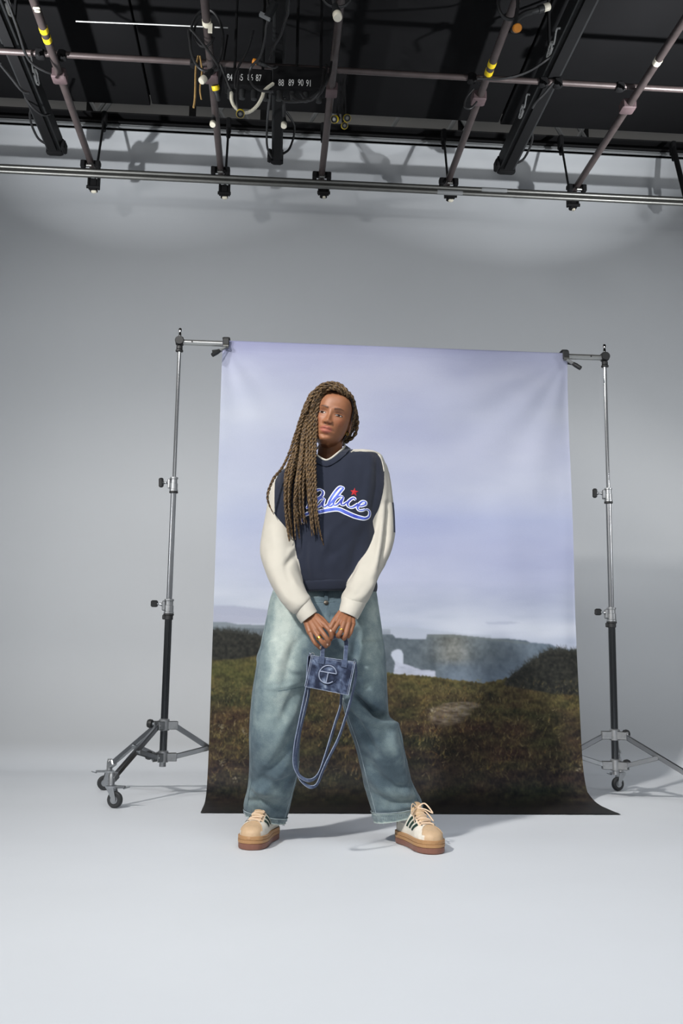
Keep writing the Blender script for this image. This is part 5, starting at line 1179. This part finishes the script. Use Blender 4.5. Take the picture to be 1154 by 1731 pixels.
# strands that leave the fall
braid([(545, 652, 3.72), (524, 668, 3.70), (510, 702, 3.69), (499, 735, 3.68), (488, 768, 3.66), (476, 792, 3.645), (463, 808, 3.63), (455, 826, 3.62), (452, 842, 3.615), (456, 856, 3.62), (463, 870, 3.62)], .0062, .002, 1)
braid([(548, 651, 3.71), (527, 667, 3.69), (513, 702, 3.68), (503, 738, 3.67), (492, 772, 3.65), (483, 800, 3.63), (482, 840, 3.60), (486, 880, 3.585), (489, 915, 3.58)], .0066, .0024, 2)
braid([(552, 660, 3.665), (540, 680, 3.66), (535.5, 705, 3.655), (533.5, 745, 3.635), (532, 790, 3.59), (534, 840, 3.57), (536, 875, 3.575), (542, 905, 3.585), (547, 922, 3.59)], .0060, .0022, 3)
braid([(500, 838, 3.575), (497, 850, 3.565), (500, 862, 3.56), (506, 870, 3.56)], .0045, .002, 4, False)
# ropes lying over the crown from the parting
for k, pts in enumerate(([(590, 676, 3.68), (585, 661, 3.665), (572, 651, 3.67), (556, 648, 3.68), (538, 656, 3.685), (524, 676, 3.68), (516, 700, 3.67)],
            [(588, 672, 3.655), (581, 660, 3.640), (566, 653, 3.635), (550, 654, 3.635), (535, 666, 3.64), (525, 690, 3.645)], [(583, 668, 3.65), (573, 660, 3.64), (558, 656, 3.64), (545, 664, 3.655), (537, 682, 3.668), (532, 702, 3.67)],
            [(591, 680, 3.70), (588, 665, 3.70), (576, 651, 3.71), (560, 647, 3.72), (541, 652, 3.725), (526, 668, 3.72)], [(578, 664, 3.64), (566, 657, 3.63), (554, 658, 3.64), (545, 668, 3.66), (538, 690, 3.668)],
            [(586, 670, 3.72), (576, 655, 3.75), (560, 649, 3.76), (543, 653, 3.76), (530, 665, 3.75)])):
    braid(pts, .0078, .006, k * 1.3)
# side behind the ear and the looped ropes
for k, (pts, r) in enumerate((([(588, 668, 3.68), (592, 684, 3.70), (592, 705, 3.715), (588, 728, 3.735), (580, 743, 3.76), (572, 752, 3.79)], .0078),
            ([(590, 670, 3.70), (597, 682, 3.73), (602, 700, 3.755), (603.5, 718, 3.775), (600, 734, 3.785), (590, 744, 3.795), (578, 749, 3.80), (568, 752, 3.80)], .0082),
            ([(588, 665, 3.72), (596, 680, 3.75), (599, 700, 3.775), (598, 722, 3.79), (588, 740, 3.80), (575, 750, 3.81)], .0072),
            ([(585, 664, 3.72), (592, 685, 3.76), (593, 712, 3.78), (586, 735, 3.79), (574, 748, 3.80)], .0080),
            ([(590, 690, 3.72), (590, 712, 3.735), (584, 733, 3.755), (576, 746, 3.78)], .0062))):
    braid(pts, r, r * .7, k)
mb = MB(); h_ = toW([.0705, .003, -.045]); mb.torus(h_, .0045, .001, tuple(HR[:, 1]), 14, 6); mb.build('hoop_earring', M['gold'], person)
# rings
def ring(a, b, t, r, rw, name):
    A, B = P(*a), P(*b); c = A + (B - A) * t; d = (B - A) / np.linalg.norm(B - A); mb = MB()
    mb.lathe([(r, -rw), (r + .0012, -rw), (r + .0014, 0), (r + .0012, rw), (r, rw), (r, -rw)], 18, c, d, caps=False); mb.build(name, M['gold'], person)
ring((532, 1068, 3.448), (541.5, 1082, 3.430), .80, .0087, .0034, 'gold_ring')
ring((580.5, 1054, 3.446), (575.5, 1068.5, 3.432), .80, .0088, .0016, 'gold_ring')

# ---- shoes
M['leather'] = mat('off_white_leather', '#d9d3c6', .5, var=.05, scale=60, bump=.1, bscale=300); M['suede'] = mat('beige_suede', '#c2a582', .85, var=.08, scale=120, sheen=.2)
M['gum'] = mat('light_gum_rubber', '#a98158', .5, var=.05, scale=30); M['gumdark'] = mat('reddish_gum_rubber', '#805647', .5, var=.05, scale=30); M['stripe'] = mat('dark_green_leather', '#22382e', .45)
M['lacem'] = mat('pale_pink_laces', '#dcc3a8', .8, var=.08, scale=200); M['dark'] = mat('dark_lining', '#3a322c', .8); M['sock'] = mat('pale_grey_sock', '#b9b6b2', .9, var=.1, scale=90)
def shoe(toe, ang, sgn, label):
    toe = np.asarray(toe, float); d = np.array([math.sin(ang), math.cos(ang), 0]); w = np.array([math.cos(ang), -math.sin(ang), 0]); L = .285
    def T(s, x, z): return toe + d * s * L + w * x + np.array([0, 0, z])
    sw = lambda s: np.interp(s, [0, .012, .04, .09, .18, .3, .45, .6, .75, .88, .96, .99, 1], [.004, .018, .032, .043, .0515, .0535, .047, .0415, .0405, .0395, .031, .018, .004])
    cx = lambda s: sgn * .006 * math.sin(PI * min(1, s * 1.1)) * 1.0
    S = np.r_[0, .006, .02, .045, .08, .13, .19, .26, .34, .42, .5, .58, .66, .74, .82, .9, .95, .98, .994, 1]
    Sf = np.interp(np.linspace(0, 1, 60), np.linspace(0, 1, 20), S)
    def outline(off, z, toe_up=0.0):
        a = [T(s * (1 + 0 * off), cx(s) + (sw(s) + off), z + toe_up * max(0, .2 - s) ** 2 * 8) for s in Sf]; b = [T(s, cx(s) - (sw(s) + off), z + toe_up * max(0, .2 - s) ** 2 * 8) for s in Sf[::-1]]
        o = np.array(a + b)
        c = o.mean(0); return o + (o - c) / np.linalg.norm(o - c, axis=1)[:, None] * off * .6
    mb = MB(); mb.loft(np.array([outline(-.006, .004, .012), outline(-.001, .0008, .012) + 0, outline(.0, .006, .01), outline(.0015, .022), outline(.0005, .0235), ]), True); sole = None
    base = MB(); base.loft(np.array([outline(-.004, .0), outline(-.0005, .0025), outline(.001, .006), outline(.001, .0215), outline(-.001, .0225)]), True)
    root = base.build('shoe', M['gumdark'], person, smooth=50)
    mid = MB(); mid.loft(np.array([outline(-.001, .022), outline(.002, .0235), outline(.002, .0335), outline(.0, .0345), outline(.0018, .0355), outline(.0018, .046), outline(-.001, .0475)]), True); mid.build('midsole', M['gum'], root, smooth=50)
    # upper
    hz = lambda s: np.interp(s, [0, .03, .08, .16, .26, .36, .46, .56, .64, .72, .82, .92, .97, 1], [.012, .024, .034, .040, .047, .058, .071, .082, .086, .080, .070, .072, .073, .06])
    def us(s, th):
        """th 0..pi across the upper from the inner to the outer side"""
        c, s_ = math.cos(th), math.sin(th); x = (sw(s) - .0035) * np.sign(c) * abs(c) ** .72; tap = 1 - .30 * max(0, math.sin(th)) ** 1.5 * np.interp(s, [0, .3, .6, 1], [.1, .5, .9, .5])
        return T(max(.012, min(.985, s)), cx(s) + x * tap, .044 + hz(s) * s_ ** .62)
    nth = 30; Sx = np.linspace(0.012, .985, 46); th = np.linspace(0, PI, nth)
    V = np.array([[us(s, t) for t in th] for s in Sx]); col = np.zeros((46, nth, 3)); wht = np.array(lin('#dcd6ca')); tan = np.array(lin('#c3a685')); pink = np.array(lin('#dcc0a2'))
    for i, s in enumerate(Sx):
        for j, t in enumerate(th):
            top = math.sin(t); c = wht
            if s < .13 + .13 * (top ** 3) and (top > .35 or s < .09): c = tan
            elif .28 < s < .66 and top > .80: c = pink
            elif s > .86 and top < .97 and s > .93 - .1 * top: c = tan
            if .60 < s < .9 and top > .93: c = np.array(lin('#3a322c'))
            col[i, j] = c
    V = np.concatenate([[V[0] * .45 + T(.008, cx(.01), .047) * .55 - np.array([0, 0, .004]), V[0] * .85 + T(.004, cx(.01), .047) * .15], V]); V[0] = T(.004, cx(.01), .045); col = np.concatenate([col[:1], col[:1], col])
    up = MB(); up.loft(V, False, closed=False); M_up = M['upper_shoe']; o = up.build('upper', M_up, root, smooth=180)
    vcol(o.data, 'panel_colour', col.reshape(-1, 3))
    def onup(s, t, off):
        p = us(s, t); a = us(s + .01, t) - us(s - .01, t); b = us(s, t + .02) - us(s, t - .02); n = np.cross(b, a); n /= np.linalg.norm(n); 
        if n[2] < -.2 or n @ (p - T(s, cx(s), .05)) < 0: n = -n
        return p + n * off
    for sd in (0, 1):
        for k in range(3):
            mb = MB(); rows = []
            for e_ in (0, .33, .66, 1):
                r = []
                for q_ in np.linspace(.12, .98, 10):
                    s = .40 + k * .085 + .115 * (1 - q_) ** 1.3 * 1.0 + (e_ - .5) * .042; s = .335 + k * .092 + .10 * (1 - q_) ** 1.4 + (e_ - .5) * .056
                    t = (.10 + .80 * q_) * .98; r.append(onup(s, t if not sd else PI - t, .0012 + .0006 * math.sin(PI * e_)))
                rows.append(r)
            mb.loft(np.array(rows), False, closed=False); mb.build('side_stripe', M['stripe'], root, smooth=180)
        # seam of the toe cap
    mb = MB(); mb.tube([onup(.120 + .135 * math.sin(t) ** 3, t, .0008) for t in np.linspace(.35, PI - .35, 24)], .0012, 5); mb.build('toe_seam', M['suede'], root)
    # tongue, collar and sock
    mb = MB(); rows = []
    for s, z, hw in ((.34, .006, .014), (.46, .010, .018), (.56, .016, .021), (.60, .026, .0225), (.62, .038, .022), (.625, .046, .018)):
        b0 = us(min(s, .6), PI / 2); rows.append([b0 + w * hw * u + np.array([0, 0, z * .7 - .006 * u * u]) + d * (.0 + .02 * max(0, s - .56)) for u in np.linspace(-1, 1, 9)])
    mb.loft(np.array(rows), False, closed=False); mb.loft(np.array(rows) + d * .006 - np.array([0, 0, .002]), False, closed=False); mb.build('tongue', M['suede'], root, smooth=180)
    mb = MB(); a = np.linspace(0, 2 * PI, 28, endpoint=False); c0 = T(.77, cx(.77), 0)
    cr_ = np.array([[c0 + d * (.050 * math.cos(t)) + w * .0315 * math.sin(t) + np.array([0, 0, .122 + .012 * abs(math.cos(t)) + .006 * (math.cos(t) > 0) + dz]) * 1 for t in a] for dz in (-.03,)])
    mb.tube(np.vstack([cr_[0], cr_[0][:2]]) + np.array([0, 0, .024]), .0055, 8); mb.build('collar_edge', M['suede'], root)
    mb = MB(); ank = T(.74, 0, 0); mb.tube(smoothpath([ank + np.array([0, 0, .08]), ank + np.array([0, 0, .11]), ank + np.array([0, 0, .135])], 8), [.036, .034, .034, .034, .034, .034, .035, .035], 18); mb.build('sock', M['sock'], root)
    mb = MB(); hb = T(.99, 0, .10); mb.box(hb + np.array([0, 0, .022]), (.024, .012, .06), R=np.stack([w, d, [0, 0, 1]], 1), bev=.004); mb.build('heel_tab', M['stripe'], root)
    # laces
    for k in range(6):
        s = .275 + k * .055; hw = .46 + .02 * k; mb = MB(); zz_ = np.linspace(-1, 1, 11); tw = .018 * (1 if k % 2 else -1)
        mb.tube([onup(s + tw * u, PI / 2 - u * hw * .85, .0032 + .0022 * (1 - u * u)) for u in zz_], .0034, 6, flat=.6); mb.build('lace', M['lacem'], root)
        for u in (-1, 1):
            mb = MB(); mb.torus(onup(s, PI / 2 - u * hw * .92, .0012), .0024, .0009, (0, 0, 1), 10, 5); mb.build('eyelet', M['dark'], root)
    kn = onup(.585, PI / 2, .012)
    for j, (sx, ln, up_) in enumerate(((1, .052, .016), (-1, .05, .016), (.7, .06, -.0), (-.8, .055, -.0)) if sgn > 0 else ()):
        tip = kn + w * sx * ln * .9 - d * (.035 + .01 * j) + np.array([0, 0, -.016 - .014 * (up_ == 0)])
        if up_: pts = [kn, kn + w * sx * ln * .5 + np.array([0, 0, up_]) - d * .01, tip, kn + w * sx * ln * .45 - d * .022 + np.array([0, 0, -.004]), kn]
        else: pts = [kn, kn + w * sx * ln * .6 - d * .02 + np.array([0, 0, -.012]), tip + w * sx * .004 + np.array([0, 0, -.012])]
        mb = MB(); mb.tube(smoothpath(pts, 22), .0028, 6, flat=.6); mb.build('lace_loop' if up_ else 'lace_end', M['lacem'], root)
    return root
M['upper_shoe'] = mat('shoe_leather', '#ffffff', .6, attr='panel_colour', var=.05, scale=90, bump=.12, bscale=350)
shoe((-.052, 3.698, 0), R_(17), -1, 'left')
shoe((.610, 3.622, 0), R_(-18), 1, 'right')
# ------------------------------------------------------------------ handbag
BY = 3.452
tl_, tr_, br_, bl_ = P(526.4, 1108, BY), P(600.4, 1119, BY - .004), P(588.5, 1175, BY - .004), P(515, 1160.5, BY)
bc = (tl_ + tr_ + br_ + bl_) / 4
bag = empty('handbag', tuple((bl_ + br_) / 2), 'small indigo denim tote bag with a round embossed emblem, held by its handles', 'bag')
ux = (tr_ - tl_) / np.linalg.norm(tr_ - tl_); dpt = np.array([.20, 1, 0.02]); dpt -= ux * (dpt @ ux); dpt /= np.linalg.norm(dpt); DEP = .052
def bagpt(u, v, w):
    """u left to right, v top to bottom, w front to back"""
    f = (tl_ * (1 - u) + tr_ * u) * (1 - v) + (bl_ * (1 - u) + br_ * u) * v
    bulge = .007 * math.sin(PI * min(max(u, 0), 1)) * math.sin(PI * min(max(v, 0), 1)) + .0015 * math.sin(u * 9 + 1) * math.sin(v * 7)
    return f + dpt * (w * DEP * (1 - .25 * (1 - v) * 0)) - dpt * bulge * (1 - 2 * w)
mb = MB(); nu, nv = 28, 20
front = [[bagpt(i / nu, j / nv, 0) for i in range(nu + 1)] for j in range(nv + 1)]; back = [[bagpt(i / nu, j / nv, 1) for i in range(nu + 1)] for j in range(nv + 1)]
mb.loft(np.array(front), False, closed=False); mb.loft(np.array(back)[:, ::-1], False, closed=False)
def strip(a, b, n=5): mb.loft(np.array([[np.array(p) * (1 - t) + np.array(q) * t for p, q in zip(a, b)] for t in np.linspace(0, 1, n)]), False, closed=False)
strip([r[-1] for r in front], [r[-1] for r in back]); strip([r[0] for r in back], [r[0] for r in front]); strip(front[-1], back[-1])
inner = [np.array(p) + (bc - np.array(p)) * .02 + np.array([0, 0, -.012]) for p in front[0]]
o = mb.build('bag_body', M['bagdenim'], bag, smooth=60); Vb = np.array([v.co[:] for v in o.data.vertices]); rr = np.random.default_rng(3)
def bagfade(Vw):
    f = np.array([mnoise.fractal(Vector(v * 38), .8, 2.1, 4) for v in Vw]) * .75
    return .17 + f
vflt(o.data, 'fade', bagfade(Vb + ORG[bag.name]))
mb = MB(); lips = front[0] + back[0][::-1]; mb.loft(np.array([lips, [np.array(p) * .97 + bc * .03 + np.array([0, 0, -.006]) for p in lips]]), False); mb.build('bag_lining', M['dark'], bag)
M['bagedge'] = mat('frayed_indigo_edge', '#929cae', .85, var=.25, scale=260)
def edge(pts, r, nm='edge_piping', m='bagedge'): mb = MB(); mb.tube(np.array(pts), r, 6); mb.build(nm, M[m], bag)
off = -dpt * .0006
edge([np.array(p) + off for p in front[0]], .0011); edge([np.array(r[0]) + off for r in front], .0012); edge([np.array(r[-1]) + off for r in front], .0012); edge([np.array(p) + off for p in front[-1]], .0009)
edge([bagpt(.035, v, 0) - dpt * .0008 for v in np.linspace(0, 1, 16)], .0006, 'edge_stitch'); edge([bagpt(.965, v, 0) - dpt * .0008 for v in np.linspace(0, 1, 16)], .0006, 'edge_stitch'); edge([bagpt(u, .05, 0) - dpt * .0008 for u in np.linspace(0, 1, 16)], .0005, 'edge_stitch')
edge([np.array(r[-1]) for r in back], .0011)
# emblem: broken ring with a crossbar and an upright
M['emblem'] = mat('pale_raised_denim', '#8a93a8', .7, var=.12, scale=200)
eu, ev = .445, .50; W_ = np.linalg.norm(tr_ - tl_); H_ = np.linalg.norm(bl_ - tl_); er = .0295
def em(x, y): return bagpt(eu + x / W_, ev - y / H_, 0) - dpt * .0022
ang = np.radians(np.linspace(12, 318, 60)); mb = MB(); mb.tube([em(er * math.cos(a), er * math.sin(a)) for a in ang], .0021, 8)
mb.tube([em(x, er * math.sin(math.radians(12))) for x in np.linspace(er * .98, -er * .92, 24)], .0020, 8); mb.tube([em(er * .02, y) for y in np.linspace(er * .21, -er * .98, 20)], .0020, 8)
mb.build('emblem', M['emblem'], bag, smooth=180)
mb = MB(); mb.tube([em(1.13 * er * math.cos(a), 1.13 * er * math.sin(a)) + dpt * .002 for a in np.radians(np.linspace(0, 360, 50))], .0012, 6); mb.build('emblem_edge', M['bagdenim'], bag)
# handles and straps: flat denim tapes with pale raw edges
def tape(pts, hw, nm, n=60, up=(0, -1, 0.0), th=.0022):
    c = smoothpath(np.array(pts), n); t = np.gradient(c, axis=0); t /= np.linalg.norm(t, axis=1)[:, None]
    s = np.cross(t, np.asarray(up, float)); s /= np.linalg.norm(s, axis=1)[:, None] + 1e-9; nn = np.cross(s, t)
    rows = [c + s * hw + nn * th, c + s * hw - nn * th, c - s * hw - nn * th, c - s * hw + nn * th]
    mb = MB(); mb.loft(np.array(rows).transpose(1, 0, 2), True); o = mb.build(nm, M['bagdenim'], bag, smooth=30); vflt(o.data, 'fade', .22 + .2 * np.random.default_rng(1).random(len(o.data.vertices)))
    for k in (-1, 1): mb = MB(); mb.tube(c + s * hw * k * .96 - nn * th * 0, .0011, 6); mb.build('tape_edge', M['bagedge'], o)
    return o
hY = 3.458
hp = [bagpt(.245, .12, 0) - dpt * .003, bagpt(.245, 0, 0) - dpt * .003, P(545.5, 1097, hY + .004), P(549, 1088, hY + .008), P(558, 1080, hY + .022), P(568, 1076, hY + .024), P(578, 1077, hY + .016), P(584.5, 1083, hY + .010), P(584.3, 1100, hY), bagpt(.765, 0, 0) - dpt * .003, bagpt(.765, .12, 0) - dpt * .003]
tape(hp, .0062, 'handle')
tape([np.array(p) + dpt * DEP * (1 if i in (0, 1, 9, 10) else .35) + np.array([.002, 0, .0]) for i, p in enumerate(hp)], .0062, 'handle')
for u in (.245, .765): mb = MB(); mb.box(bagpt(u, .1, 0) - dpt * .0036, (.02, .003, .026), R=np.stack([ux, dpt, np.cross(ux, dpt)], 1), bev=.001); o = mb.build('handle_patch', M['bagdenim'], bag); vflt(o.data, 'fade', [.3] * len(o.data.vertices))
# two long shoulder straps hanging below
sA = [bagpt(0.0, .02, .3), P(522, 1108, 3.50), P(519.5, 1140, 3.505), P(517.5, 1165, 3.49), P(514, 1182, 3.475), P(505, 1226, 3.465), P(499, 1256, 3.462), P(496.5, 1287, 3.46), P(501, 1304, 3.46), P(511, 1315.5, 3.46), P(525, 1319, 3.46), P(538.5, 1308, 3.463), P(548.5, 1281, 3.468), P(558, 1250, 3.475), P(567, 1220, 3.485), P(575, 1195, 3.495), P(577, 1174, 3.515), P(586, 1140, 3.52), bagpt(.97, .02, .9)]
sB = [bagpt(0.02, .02, .8), P(524, 1110, 3.52), P(522.5, 1150, 3.525), P(521, 1175, 3.505), P(514, 1205, 3.49), P(505, 1245, 3.48), P(500, 1285, 3.475), P(505, 1312, 3.47), P(515, 1325, 3.468), P(526, 1330.5, 3.465), P(536, 1325, 3.463), P(545, 1304, 3.463), P(554, 1284, 3.463), P(571, 1250, 3.463), P(581, 1222, 3.465), P(589, 1196, 3.467), P(597, 1165, 3.468), P(601.5, 1138, 3.468), bagpt(1.0, .02, .3)]
tape(sA, .0050, 'shoulder_strap', 110, up=(.75, -.65, 0)); tape(sB, .0050, 'shoulder_strap', 110, up=(.75, -.65, 0))
for u in (.02, .98): mb = MB(); mb.torus(bagpt(u, -.03, .15), .0058, .0011, tuple(dpt), 18, 6); mb.build('strap_ring', M['bagdenim'] if u > .5 else M['darksteel'], bag)
